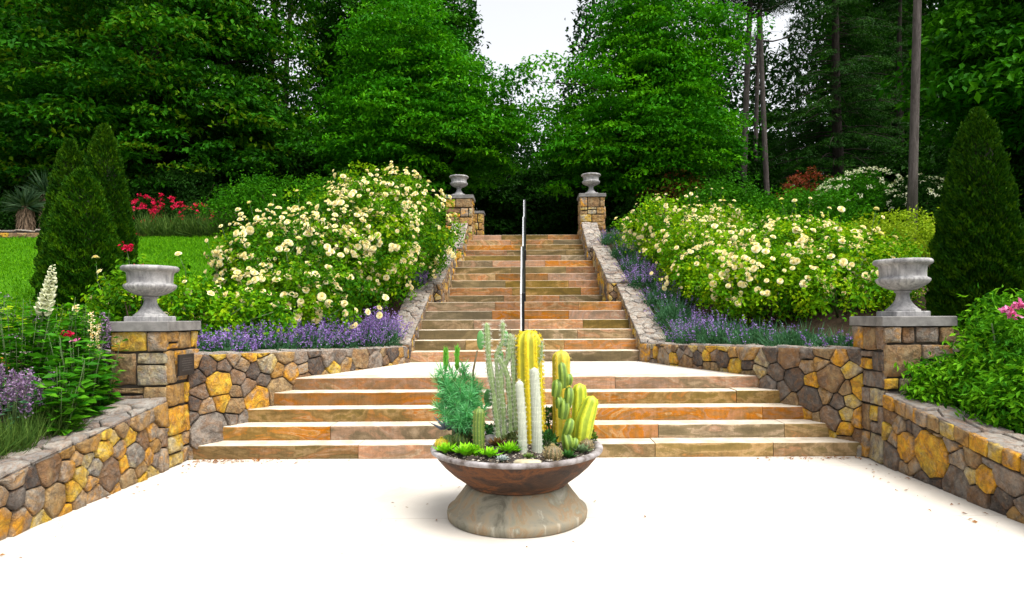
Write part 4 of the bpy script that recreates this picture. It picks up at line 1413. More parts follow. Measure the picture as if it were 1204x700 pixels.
rose('thin lanky cream rose bush leaning over the lawn beside the taller bank', -4.7, 10.9, [(0, 0, 0.62, .5, .55, .68)], 505, 'rose_leaf', 30, 170, 0.095)
rose('leafy rose bush behind the plaque pier urn with hardly any blooms', -4.35, 8.1, [(0, 0, 0.40, .75, .5, .48), (-.7, .1, .35, .7, .5, .40), (.75, .2, .3, .5, .45, .40)], 506, 'rose_leaf', 9, 300, 0.09)
rose('cream rose bush filling the shady gap between the middle and the tallest bush', -3.35, 13.0, [(0, 0, 1.15, .85, .9, .98)], 507, 'rose_leaf', 80, 320, 0.095)
rose('cream rose bush wedged between the middle bush and the lawn side bush', -3.45, 11.2, [(0, 0, .85, .75, .7, .85)], 508, 'rose_leaf', 80, 260, 0.095)
# rose bank right of the stairs
rose('lime leaved cream rose bush highest on the slope beside the far right pier', 3.15, 15.0, [(0, 0, 0.62, .85, 1.2, .66), (.7, -.3, .55, .9, 1.0, .6)], 511, 'rose_leaf_lime', 66, 380, 0.08)
rose('lime leaved cream rose bush midway up the right slope', 3.75, 12.9, [(0, 0, 0.55, 1.0, 1.0, .60), (-.2, -.5, .4, .9, .8, .5)], 512, 'rose_leaf_lime', 60, 380, 0.085)
rose('lime leaved cream rose bush with large open peach blooms, low on the right slope', 4.0, 10.5, [(0, 0, 0.50, 1.05, .75, .62), (.3, -.3, .42, .95, .6, .55)], 513, 'rose_leaf_lime', 50, 380, 0.10)
rose('lime leaved cream rose bush just left of the near right urn', 4.75, 9.6, [(0, 0, 0.50, .75, .6, .60), (.7, .6, .5, .7, .6, .6)], 514, 'rose_leaf_lime', 30, 300, 0.10)

rose('lime leaved cream rose bush filling the middle of the right slope', 3.45, 11.7, [(0, 0, .48, .75, .8, .58)], 515, 'rose_leaf_lime', 36, 280, 0.085)
rose('lime leaved cream rose bush high on the right slope below the rounded green shrub', 4.4, 14.2, [(0, 0, .5, 1.1, .9, .6)], 516, 'rose_leaf_lime', 60, 320, 0.085)
rose('lime leaved cream rose bush at the back right, in front of the yellow green shrub', 5.2, 11.9, [(0, 0, .5, .95, .8, .6)], 517, 'rose_leaf_lime', 50, 300, 0.095)
# catmint along the wall tops
CM = 'catmint mounds'
for i, (x, y, rx, ry, h, fl, lab) in enumerate((
    (-3.60, 7.55, .40, .34, .36, .5, 'violet catmint mound closest to the plaque pier'),
    (-3.30, 8.05, .44, .36, .38, .45, 'violet catmint mound second from the plaque pier along the wall top'),
    (-3.02, 8.55, .44, .36, .42, .55, 'violet catmint mound third from the plaque pier along the wall top'),
    (-2.78, 9.10, .42, .38, .46, .7, 'violet catmint mound fourth from the plaque pier along the wall top'),
    (-2.54, 9.65, .40, .38, .50, 1.0, 'deep violet catmint mound just before the wall bends into the stairs'),
    (-2.32, 10.2, .34, .40, .56, 1.0, 'deep violet catmint mound at the corner of the stair wall'),
    (-2.30, 13.0, .28, .50, .46, 1.0, 'violet catmint spilling over the stair wall half way up under the tallest rose'),
    (3.62, 7.35, .40, .32, .38, .12, 'mostly green catmint mound beside the near right pier'),
    (3.36, 7.90, .42, .34, .40, .08, 'sparse catmint mound second from the near right pier'),
    (3.10, 8.45, .42, .36, .42, .07, 'sparse catmint mound third from the near right pier'),
    (2.84, 9.0, .42, .36, .44, .1, 'mostly green catmint mound in the middle of the right wall top'),
    (2.60, 9.5, .40, .38, .50, .35, 'violet catmint mound nearest the rounded end of the pale stair wall'),
    (2.95, 9.9, .42, .38, .52, .2, 'blue green catmint mound set back from the rounded end of the pale stair wall'),
    (2.58, 10.1, .36, .42, .56, .15, 'blue green catmint mound behind the rounded end of the pale stair wall'),
    (2.58, 11.0, .38, .55, .54, .12, 'blue green catmint mound beside the lowest run of the pale stair wall'),
    (2.56, 11.9, .36, .55, .50, .12, 'blue green catmint midway up beside the pale stair wall'),
    (2.40, 12.9, .34, .55, .50, .6, 'violet catmint beside the middle run of the pale stair wall'),
    (2.36, 13.9, .34, .60, .46, .2, 'catmint near the top of the middle run of the pale stair wall'),
    (2.30, 15.0, .32, .60, .44, .12, 'small blue green catmint beside the top run of the pale stair wall'),
    (2.20, 16.3, .30, .70, .44, .15, 'green catmint at the foot of the far right pier'))):
    catmint(lab, (x, y, gz(x, y)-.03), rx, ry, h, 600+i, CM, 240, fl)

# shrubs further back
def sh(name, label, px, py_top, d, w, mat, seed, **kw):
    x = X(px, d); z0 = gz(x, d) - .05
    h = max(0.5, py2z(py_top, d) - z0)
    return shrub(name, label, kw.pop('cat', 'shrub'), (x, d, z0), kw.pop('ells', None) or [(0, 0, h*.5, w, w*.8, h*.5), (w*.35, -.2, h*.36, w*.7, w*.6, h*.42), (-w*.4, -.1, h*.38, w*.65, w*.6, h*.42)], seed, mat, **kw)
sh('green_shrub', 'spreading bright green shrub behind the taller rose bank, right of the red azaleas', 335, 205, 19.3, 1.9, 'shrub', 701, n_spr=420, per=34, leaf=0.085, spr_r=0.34, up=0.8)
sh('green_shrub', 'rounded mid green shrub behind the right rose bank, in front of the leaning pine trunk', 852, 213, 19.0, 1.35, 'shrub', 702, n_spr=340, per=32, leaf=0.085, spr_r=0.30, up=0.8)
sh('green_shrub', 'wide mid green shrub behind the right rose bank, below the red leaved shrub', 935, 226, 18.0, 1.55, 'shrub', 703, n_spr=380, per=32, leaf=0.085, spr_r=0.30, up=0.8)
sh('lime_shrub', 'yellow green shrub directly behind the near right urn', 1050, 254, 14.0, 1.15, 'shrub_lime', 704, n_spr=300, per=30, leaf=0.07, spr_r=0.24)
sh('copper_shrub', 'small copper leaved tree behind the top of the right rose bank', 795, 197, 22.0, 1.05, 'copper', 705, n_spr=200, per=26, leaf=0.10, spr_r=0.3, shell=.4)
sh('red_shrub', 'red leaved shrub peeking over the mid green shrubs under the dark hemlock', 950, 206, 20.5, 0.95, 'redleaf', 706, n_spr=220, per=26, leaf=0.09, spr_r=0.25)
def white_heads(root, ells, n, seed, size):
    g = np.random.default_rng(seed)
    P, O = sample_crown(g, ells, n*4, 0.96, 0.3)
    s = (O[:, 1] < 0.4) & (O[:, 2] > -0.1); P, O = P[s][:n], O[s][:n]
    V, rnd = spray_leaves(g, P+O*.03, O*.5+np.array([0, -.3, .8]), 16, size, size*.55, .8, .2, .2, .4)
    foliage_obj('flower_heads', [(V, 0)], [M['white_flower']], root, [rnd])
e1 = [(0, 0, .95, 1.15, .9, .85)]
r1 = sh('white_shrub', 'white flowering shrub between the red leaved shrub and the thick grey trunk', 1003, 205, 19.0, 1.1, 'shrub', 707, ells=e1, n_spr=300, per=30, leaf=0.085, spr_r=0.26, cat='shrub')
white_heads(r1, e1, 95, 708, 0.085)
e2 = [(0, 0, .6, .75, .7, .6)]
r2 = sh('white_shrub', 'smaller white flowering shrub at the foot of the thick grey trunk', 1085, 224, 17.5, .8, 'shrub_dark', 709, ells=[(0, 0, .9, .8, .7, .75)], n_spr=220, per=28, leaf=0.085, spr_r=0.24)
white_heads(r2, [(0, 0, .9, .8, .7, .75)], 50, 710, 0.085)
sh('green_shrub', 'low green shrub in front of the lone evergreen cone by the right lawn', 1195, 285, 15.0, .9, 'shrub', 711, n_spr=160, per=26, leaf=0.08, spr_r=0.25)
for (px, d, pt, w, seed, lab) in ((30, 21.5, 226, 1.6, 712, 'dark shrub behind the yuccas'), (215, 22, 205, 1.8, 713, 'dark shrub behind the red azaleas'), (430, 21, 200, 1.6, 714, 'dark shrub right of the spreading bright shrub'), (1120, 20, 215, 1.5, 715, 'dark shrub between the thick grey trunk and the lone cone'), (770, 22.5, 225, 1.3, 716, 'dark shrub beneath the copper leaved tree')):
    sh('dark_shrub', lab, px, pt, d, w, 'shrub_dark', seed, n_spr=300, per=30, leaf=0.11, spr_r=0.36)
def azalea(label, px, py, d, w, h, seed, dens):
    x = X(px, d); z0 = gz(x, d) - .05
    e = [(0, 0, h*.52, w, w*.7, h*.5)]
    r = shrub('red_azalea', label, 'azalea', (x, d, z0), e, seed, 'shrub_dark', 150, 24, .08, .22, group='red azaleas')
    g = np.random.default_rng(seed)
    P, O = sample_crown(g, e, dens*3, 0.93, 0.3); s = (O[:, 1] < .35); P, O = P[s][:dens], O[s][:dens]
    V, rnd = spray_leaves(g, P+O*.04, O, 14, .075, .06, .8, .1, .3, .6)
    foliage_obj('flowers', [(V, 0)], [M['redflower']], r, [rnd], 'stuff')
azalea('red azalea next to the evergreen trio, first of the row', 166, 240, 19.6, .6, 1.25, 721, 90)
azalea('red azalea in the middle of the row beyond the lawn', 203, 240, 19.8, .5, 1.15, 722, 70)
azalea('red azalea at the far right of the row beyond the lawn, thinner', 232, 245, 19.6, .55, 1.0, 723, 45)
# ornamental grass at the lawn's far edge
for i, (px, lab) in enumerate(((178, 'tall grass tuft at the lawn edge below the first red azalea'), (205, 'tall grass tuft at the lawn edge, middle one of the row'), (232, 'tall grass tuft at the lawn edge nearest the rose bank side'), (254, 'tall grass tuft at the lawn edge beside the spreading bright shrub'))):
    d = 18.4; x = X(px, d); g = np.random.default_rng(730+i)
    root = empty('grass_tuft', (x, d, gz(x, d)-.03), label=lab, cat='grass', group='grass tufts beyond the lawn')
    n = 420; a = g.random(n)*6.28; r = .3*np.sqrt(g.random(n))
    foliage_obj('blades', [(blades(g, r*np.cos(a)*1.3, r*np.sin(a), 0*r, .62, .022, .38), 0)], [M['tallgrass']], root)
# yuccas
def yucca(label, px, py_head, d, R_, seed, trunk=True):
    x = X(px, d); z0 = gz(x, d) - .05; zh = py2z(py_head, d) - z0
    root = empty('yucca', (x, d, z0), label=label, cat='yucca', group='yuccas beyond the lawn')
    g = np.random.default_rng(seed); n = 260
    D = unit(g.normal(size=(n, 3)) + np.array([0, 0, .35])); D = D[D[:, 2] > -0.45]; n = len(D)
    L = R_*(0.8+.3*g.random(n))
    foliage_obj('leaves', [(leaves_geo(np.array([0, 0, zh]) + D*(L*.5)[:, None], D, rand_dir(g, n), L, .05, .06), 0)], [M['yucca']], root)
    n = 140; a = g.random(n)*6.28; t = g.random(n)
    Cc = np.stack([.17*np.cos(a), .17*np.sin(a), zh*(.25+.7*t)], 1); Dn = np.stack([.35*np.cos(a), .35*np.sin(a), -1+0*a], 1)
    foliage_obj('dead_leaves', [(leaves_geo(Cc, Dn, rand_dir(g, n), .45, .06, .05), 0)], [plain_mat('dry yucca skirt', (.22, .15, .09), (.12, .08, .05), 12, .9)], root)
    mb = MB(); mb.tube([(0, 0, 0), (0, 0, zh)], [.16, .13], 10); mb.build('trunk', [M['woody']], root)
yucca('yucca with a visible shaggy trunk standing on the low far wall', 31, 240, 19.3, .68, 741)
yucca('yucca with blue green spiky head close behind the evergreen trio', 56, 226, 20.2, .85, 742)

# lawn blades
g = np.random.default_rng(9)
n = 70000
y = 8.8 + 9.4*g.random(n)**0.8; xx = -(5.1 - .05*(y-9)) - g.random(n)**1.1*11
zz = np.array([gz(a_, b_) for a_, b_ in zip(xx, y)])
xr = 8.6 + 4*g.random(6000); yr = 9 + 8*g.random(6000); zr = np.array([gz(a_, b_) for a_, b_ in zip(xr, yr)])
o = foliage_obj('lawn_grass', [(blades(g, np.concatenate([xx, xr]), np.concatenate([y, yr]), np.concatenate([zz, zr])-.01, .085, .016, .5), 0)], [M['grass']], None)
tag(o, kind='stuff')

# ------------------------------------------------------------------ near beds
def leafy(name, label, cat, x, y, h, w, seed, mat='bigleaf', n_stem=7, per=16, leaf=.09, asp=.5, group=None, z=None):
    """upright stems carrying broad leaves."""
    g = np.random.default_rng(seed)
    z0 = gz(x, y)-.04 if z is None else z
    root = empty(name, (x, y, z0), label=label, cat=cat, group=group)
    mb = MB(); Cs, As, Ls = [], [], []
    tips = []
    n_stem = int(n_stem*1.7)
    for i in range(n_stem):
        a = g.random()*6.28; r = w*math.sqrt(g.random())
        tip = Vector((r*math.cos(a), r*math.sin(a), h*(.65+.4*g.random())))
        b = Vector((tip.x*.35, tip.y*.35, 0)); m_ = b.lerp(tip, .55) + Vector((0, 0, .04))
        mb.tube([b, m_, tip], [.006, .004, .0015], 5); tips.append(tip)
        for k in range(per):
            t = .12 + .88*(k+g.random())/per
            p = b.lerp(tip, t); az = k*2.4 + g.random()
            s = leaf*(1.2-.5*t)*(0.8+.6*g.random())
            dr = np.array([math.cos(az), math.sin(az), .35-.5*g.random()])
            Cs.append(np.array(p) + dr*s*.6); As.append(dr); Ls.append(s)
    C = np.array(Cs); A = np.array(As); L = np.array(Ls)
    N = np.array([0, 0, 1.0]) + g.normal(size=C.shape)*.35
    foliage_obj('foliage', [(leaves_geo(C, A, N, L, L*asp, .10), 0)], [M[mat]], root)
    mb.build('stems', [M['stem']], root)
    return root, tips

def flower_cloud(root, name, P, mat, size, per, seed, spread):
    g = np.random.default_rng(seed); P = np.array([tuple(p) for p in P])
    C = (P[:, None] + g.normal(size=(len(P), per, 3))*np.array(spread)).reshape(-1, 3)
    n = len(C)
    return foliage_obj(name, [(leaves_geo(C, rand_dir(g, n), rand_dir(g, n), size*(.6+.8*g.random(n)), size*.7), 0)], [M[mat]], root)

# foxglove
fx, fy = X(55, 5.9), 5.9
fz = gz(fx, fy) - .03
root = empty('foxglove', (fx, fy, fz), label='tall white foxglove spire leaning in front of the evergreen trio', cat='foxglove')
mb = MB()
topz = py2z(308, 5.9) - fz
mb.tube([(-.10, 0, 0), (-.07, 0, topz*.5), (0.01, 0, topz*.85), (.055, 0, topz)], [.010, .009, .006, .002], 6)
mb.build('stem', [M['stem']], root)
rng = random.Random(3)
def fox_axis(t):
    a_, b_ = Vector((-.035, 0, topz*.70)), Vector((.055, 0, topz))
    return a_.lerp(b_, t) + Vector((.018*math.sin(t*3), 0, 0))
bell = MB(); bell.lathe([(.001, 0), (.30, .10), (.36, .45), (.44, .8), (.62, 1.0), (.50, .93), (.33, .5), (.1, .2)], 10)
bw = bell.build('bell', [M['white_flower']], None); bm_ = bw.data; bpy.data.objects.remove(bw)
for k in range(46):
    t = k/46
    s = .064*(1-t)**.7 + .010
    az = k*2.4
    p = fox_axis(t)
    d = Vector((math.cos(az), math.sin(az)-.3, -.75+.9*t)).normalized()
    o = bpy.data.objects.new('bell' if t < .75 else 'bud', bm_); COL.objects.link(o); o.parent = root
    o.location = p + d*.006; o.rotation_mode = 'QUATERNION'; o.rotation_quaternion = d.to_track_quat('Z', 'Y'); o.scale = (s*.72, s*.72, s)
g = np.random.default_rng(17)
n = 40; a = g.random(n)*6.28
foliage_obj('leaves', [(leaves_geo(np.stack([-.1+.13*np.cos(a), .13*np.sin(a), .08+.35*g.random(n)], 1), np.stack([np.cos(a), np.sin(a), .2+0*a], 1), np.array([[0, 0, 1.]])+g.normal(size=(n, 3))*.2, .2, .075), 0)], [M['bigleaf']], root)

BP = 'leafy perennials in the mixed bed'
k = 0
for (px, d, h, w, mat, leaf, ns, lab) in (
    (92, 5.6, .82, .26, 'bigleaf', .13, 10, 'broad leaved plant at the wall top in front of the plaque pier'),
    (70, 5.2, .62, .26, 'bigleaf', .12, 10, 'lower broad leaved plant spilling on the garden wall beside the mauve salvia'),
    (118, 6.0, .70, .22, 'bigleaf', .10, 8, 'leafy plant tucked right against the plaque pier'),
    (22, 5.7, 1.02, .34, 'shrub', .09, 14, 'bushy green plant below the white foxglove, at the left edge'),
    (60, 6.2, 1.02, .32, 'shrub', .08, 16, 'bushy green plant directly behind the red bloom'),
    (98, 6.35, .98, .28, 'shrub', .075, 14, 'slender leafy plant beside the near urn with pinkish spires'),
    (-25, 6.0, 1.1, .4, 'rose_leaf', .085, 14, 'yellow green bushy plant at the far left edge of the bed'),
    (130, 7.6, .55, .4, 'shrub', .08, 14, 'low green plant behind the plaque pier at the foot of the trio'),
    (60, 8.0, .55, .6, 'rose_leaf', .075, 20, 'wide green plant at the foot of the evergreen trio, lawn side'),
    (5, 7.6, .7, .6, 'rose_leaf', .08, 20, 'wide yellow green plant where the lawn meets the bed at the left edge')):
    r, tips = leafy('leafy_perennial', lab, 'plant', X(px, d), d, h, w, 800+k, mat, ns, 18 if mat == 'bigleaf' else 34, leaf*(1 if mat == 'bigleaf' else 1.1), .55, BP)
    if k == 4:
        flower_cloud(r, 'red_bloom', [(X(101, 6.2)-X(60, 6.2), -.25, py2z(390, 6.0)-r.location.z)], 'redflower', .035, 40, 11, (.028, .028, .02))
        flower_cloud(r, 'pink_bloom', [(X(106, 6.2)-X(60, 6.2), -.22, py2z(397, 6.0)-r.location.z)], 'pinkflower', .022, 22, 12, (.02, .02, .012))
    if k == 5:
        for j, (ppx, ptop, pbot) in enumerate(((108, 366, 412), (121, 366, 420), (115, 380, 418), (127, 372, 405))):
            xx_ = X(ppx, 6.1) - r.location.x
            zt, zb = py2z(ptop, 6.1) - r.location.z, py2z(pbot, 6.1) - r.location.z
            flower_cloud(r, 'flower_spire', [(xx_, -.25, zb + (zt-zb)*q/14) for q in range(15)], 'mauve' if j % 2 else 'cream', .020, 9, 20+j, (.011, .011, .008))
    if k in (3, 6):
        flower_cloud(r, 'pale_flowers', [tuple(t) for t in tips[:8]], 'mauve', .016, 12, 31+k, (.025, .025, .02))
    k += 1
# mauve salvia and grass at the wall's near end
for j, (px, d, lab) in enumerate(((12, 5.0, 'mauve salvia at the left edge above the garden wall'), (32, 5.3, 'mauve salvia beside the broad leaved plant above the garden wall'), (-20, 5.2, 'mauve salvia partly outside the left edge'))):
    r, tips = leafy('salvia', lab, 'salvia', X(px, d), d, .55, .2, 840+j, 'nepeta', 14, 8, .06, .5, 'mauve salvias')
    for q_, t in enumerate(tips):
        flower_cloud(r, 'flower_spike', [(t.x, t.y, t.z + .02 - .018*q) for q in range(9)], 'mauve', .022, 6, 850+j*50+q_, (.012, .012, .008))
for j, (px, d, lab) in enumerate(((8, 4.75, 'tuft of fine green grass on the edge of the garden wall'), (-18, 4.6, 'tuft of fine green grass cut by the left edge'), (50, 5.1, 'small tuft of fine green grass below the mauve salvia'))):
    x = X(px, d); g = np.random.default_rng(860+j)
    root = empty('grass_tuft', (x, d, gz(x, d)-.02), label=lab, cat='grass', group='grass tufts on the garden wall')
    n = 520; a = g.random(n)*6.28; r = .17*np.sqrt(g.random(n))
    foliage_obj('blades', [(blades(g, r*np.cos(a), r*np.sin(a), 0*r, .27, .007, .4), 0)], [M['tallgrass']], root)
# red roses beside the near left urn
r = shrub('rose_bush', 'small rose bush with two red blooms just behind the plaque pier urn', 'rose bush', (X(160, 7.6), 7.6, gz(X(160, 7.6), 7.6)), [(0, 0, .55, .35, .3, .55)], 871, 'rose_leaf', 70, 20, .07, .16, n_stem=8, shell=.3)
flower_cloud(r, 'red_bloom', [(X(156, 7.6)-X(160, 7.6), -.1, py2z(289, 7.5)-r.location.z)], 'redflower', .05, 46, 13, (.032, .032, .024))
flower_cloud(r, 'red_bloom', [(X(171, 7.6)-X(160, 7.6), -.1, py2z(312, 7.5)-r.location.z)], 'redflower', .04, 30, 14, (.026, .026, .018))
mb = MB(); mb.tube([(0, 0, .6), (X(156, 7.6)-X(160, 7.6), -.1, py2z(292, 7.5)-r.location.z)], [.006, .004], 5); mb.build('stem', [M['stem']], r)

# peony bush on the right
for j, (px, d, h, w, lab) in enumerate(((1186, 5.75, .80, .38, 'leafy peony bush with pink blooms beside the right low wall'), (1208, 5.3, .58, .34, 'leafy green bush hanging over the right low wall at the picture edge'), (1108, 6.0, .44, .22, 'light green leafy plant in front of the near right pier'), (1196, 6.15, 1.0, .42, 'leafy bush below the lone evergreen cone, at the right edge'))):
    x = X(px, d)
    r = shrub('peony_bush', lab, 'bush', (x, d, gz(x, d)-.04), [(0, 0, h*.5, w, w*.85, h*.5), (-w*.5, -.05, h*.36, w*.6, w*.6, h*.36)], 880+j, 'peony', int(700*w), 24, .072, .15, .36, n_stem=12, shell=.4, stem='stem', group='leafy bushes above the right low wall')
    if j in (0, 3):
        spots = [(1184, 368), (1199, 362), (1176, 352)] if j == 3 else [(1190, 371)]
        for (bx, by) in spots[:2]:
            flower_cloud(r, 'pink_bloom', [(X(bx, 5.6)-x, 5.6-d, py2z(by, 5.6)-r.location.z)], 'pinkflower', .042, 60, 890+bx, (.025, .022, .017))

for j, (x, y, h, w, lab) in enumerate(((4.75, 4.55, .62, .42, 'low leafy bush behind the near end of the right low wall'), (5.7, 5.5, .8, .5, 'leafy bush farther from the wall in the right bed'), (4.55, 3.6, .5, .38, 'small leafy bush at the near end of the right bed'))):
    shrub('peony_bush', lab, 'bush', (x, y, gz(x, y)-.04), [(0, 0, h*.5, w, w*.85, h*.5), (-w*.4, .3, h*.36, w*.6, w*.6, h*.36)], 1880+j, 'peony', 240, 22, .075, .15, .36, n_stem=10, shell=.4, stem='stem', group='leafy bushes above the right low wall')

# ------------------------------------------------------------------ planter bowl and its cacti
BX, BY = px2x(607, 4.72), 4.72
planter = empty('planter', (BX, BY, 0), label='wide rust brown bowl on a flared grey green pedestal in the middle of the plaza', cat='planter')
def pedestal_mat():
    m, nt, b, out = new_mat('weathered patina')
    co = objco(nt)
    rp = ramp(nt, [(0.34, (0.10, 0.09, 0.065)), (0.45, (0.20, 0.185, 0.14)), (0.53, (0.24, 0.195, 0.13)), (0.56, (0.24, 0.16, 0.09)), (0.60, (0.19, 0.175, 0.125)), (0.70, (0.30, 0.285, 0.23))])
    nt.links.new(noise(nt, 3.0, 7, .65, mapped(nt, (1.6, 1.6, .7)), .6), rp.inputs[0])
    st = ramp(nt, [(.60, (0, 0, 0)), (.68, (1, 1, 1))]); nt.links.new(noise(nt, 5, 5, .6, mapped(nt, (2.6, 2.6, .35))), st.inputs[0])
    c = mix(nt, mth(nt, 'MULTIPLY', st.outputs[0], .5), rp.outputs[0], (.42, .40, .33))
    gr = ramp(nt, [(.55, (0, 0, 0)), (.7, (1, 1, 1))]); nt.links.new(noise(nt, 7, 6, .7, co), gr.inputs[0])
    c = mix(nt, mth(nt, 'MULTIPLY', gr.outputs[0], .22), c, (.13, .17, .11))
    nt.links.new(c, b.inputs['Base Color']); b.inputs['Roughness'].default_value = .8; b.inputs['Specular IOR Level'].default_value = .25
    bump(nt, b, noise(nt, 30, 8, .7, co), .5, .006)
    return m
def bowl_mat():
    m, nt, b, out = new_mat('rusty bowl')
    co = objco(nt)
    rp = ramp(nt, [(.36, (.020, .012, .009)), (.48, (.055, .025, .013)), (.56, (.13, .046, .014)), (.64, (.04, .022, .015))])
    nt.links.new(noise(nt, 4, 8, .7, mapped(nt, (1, 1, 2.2)), .8), rp.inputs[0])
    sp = ramp(nt, [(.68, (0, 0, 0)), (.74, (1, 1, 1))]); nt.links.new(noise(nt, 16, 6, .7, co), sp.inputs[0])
    c = mix(nt, mth(nt, 'MULTIPLY', sp.outputs[0], .5), rp.outputs[0], (.42, .36, .30))
    nt.links.new(c, b.inputs['Base Color']); b.inputs['Roughness'].default_value = .7; b.inputs['Specular IOR Level'].default_value = .3
    bump(nt, b, noise(nt, 24, 8, .7, co), .7, .01)
    return m
M['rim'] = plain_mat('limescale crust', (.40, .375, .38), (.09, .07, .06), 9, .85, .008, 40)
M['soil'] = plain_mat('dark gritty soil', (.05, .035, .027), (.018, .014, .011), 40, .95, .02, 60)
mb = MB()
mb.lathe([(.500, 0), (.512, .008), (.517, .046), (.512, .066), (.500, .074), (.482, .086), (.450, .130), (.418, .170), (.388, .212), (.364, .238), (.346, .243), (.10, .243)], 72)
mb.build('pedestal', [pedestal_mat()], planter)
mb = MB()
mb.lathe([(.10, .241), (.352, .243), (.370, .249), (.379, .260), (.381, .270), (.410, .284), (.472, .330), (.535, .388), (.583, .445), (.610, .489)], 96)
mb.build('bowl', [bowl_mat()], planter)
rngb = random.Random(5)
lobes = [rngb.uniform(-.005, .005) for _ in range(96)]
mb = MB()
mb.lathe([(.602, .487), (.622, .486), (.632, .494), (.634, .510), (.626, .519), (.605, .521), (.585, .515), (.57, .49)], 96, flute=lambda j, th: 1 + (lobes[int(th/6.2832*96) % 96] if j in (1, 2, 3, 4) else 0))
mb.build('rim', [M['rim']], planter)
mb = MB()
nr, ns = 9, 60
for i in range(nr+1):
    pass
Vs = [(0, 0, .530)]; Fs = []
for i in range(1, nr+1):
    for j in range(ns):
        r = .585*i/nr; th = 6.2832*j/ns
        Vs.append((r*math.cos(th), r*math.sin(th),   .530 - .030*(i/nr)**2 + (rngb.uniform(-.008, .008) if i < nr else 0)))
for j in range(ns): Fs.append((0, 1+j, 1+(j+1) % ns))
for i in range(nr-1):
    for j in range(ns):
        a_ = 1+i*ns+j; b_ = 1+i*ns+(j+1) % ns
        Fs.append((a_, a_+ns, b_+ns, b_))
mb.add(Vs, Fs, .5, 0, True)
mb.build('soil', [M['soil']], planter)

K = BY/F                                             # metres per picture pixel at the bowl's depth
def bw(px, py, dy=0.0):
    d = BY+dy
    return Vector((px2x(px, d), d, py2z(py, d)))
def soilz(x, y):
    r = math.hypot(x-BX, y-BY)/.585
    return   .530 - .030*min(1, r*r) - .012

def soil_pt(px, py):
    """the point of the soil surface that shows at this place in the picture."""
    d = BY
    for _ in range(4):
        x = px2x(px, d); d = (CAM_H - soilz(x, d)) * F / (py - 372.0)
    x = px2x(px, d)
    r = math.hypot(x-BX, d-BY)
    if r > .555:
        x, d = BX+(x-BX)*.555/r, BY+(d-BY)*.555/r
    return Vector((x, d, soilz(x, d)))

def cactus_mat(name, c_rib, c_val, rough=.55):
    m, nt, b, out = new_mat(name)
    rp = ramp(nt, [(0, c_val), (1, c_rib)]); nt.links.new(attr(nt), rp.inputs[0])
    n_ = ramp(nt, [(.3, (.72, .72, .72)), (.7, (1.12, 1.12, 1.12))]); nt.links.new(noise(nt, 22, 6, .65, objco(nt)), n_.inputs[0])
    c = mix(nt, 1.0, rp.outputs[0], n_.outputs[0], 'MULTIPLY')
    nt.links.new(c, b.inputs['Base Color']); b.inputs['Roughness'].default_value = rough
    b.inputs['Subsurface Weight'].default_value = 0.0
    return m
CM_ = {
 'yellow': cactus_mat('golden cactus skin', (.78, .62, .012), (.24, .28, .01)),
 'amber': cactus_mat('amber cactus skin', (.72, .52, .03), (.34, .36, .03)),
 'chart': cactus_mat('chartreuse cactus skin', (.60, .66, .03), (.27, .38, .025)),
 'grey': cactus_mat('woolly grey cactus skin', (.52, .54, .44), (.36, .40, .30)),
 'green': cactus_mat('green cactus skin', (.16, .24, .03), (.06, .13, .02)),
 'olive': cactus_mat('lumpy olive cactus skin', (.22, .33, .03), (.07, .15, .015)),
 'pad': cactus_mat('pale prickly stem skin', (.26, .36, .13), (.16, .25, .08)),
 'padgreen': cactus_mat('bright pad skin', (.12, .34, .09), (.08, .26, .06)),
 'brown': cactus_mat('brown spined ball skin', (.20, .13, .06), (.07, .08, .025)),
}
def spine_mat(name, c): return leaf_mat(name, [tuple(x*.8 for x in c), c], transl=.15, objvar=0)
SP = {'yellow': spine_mat('yellow spines', (.80, .62, .03)), 'white': spine_mat('white woolly spines', (.72, .72, .66)), 'straw': spine_mat('straw spines', (.62, .50, .26)), 'pale': spine_mat('pale spines', (.70, .74, .55))}

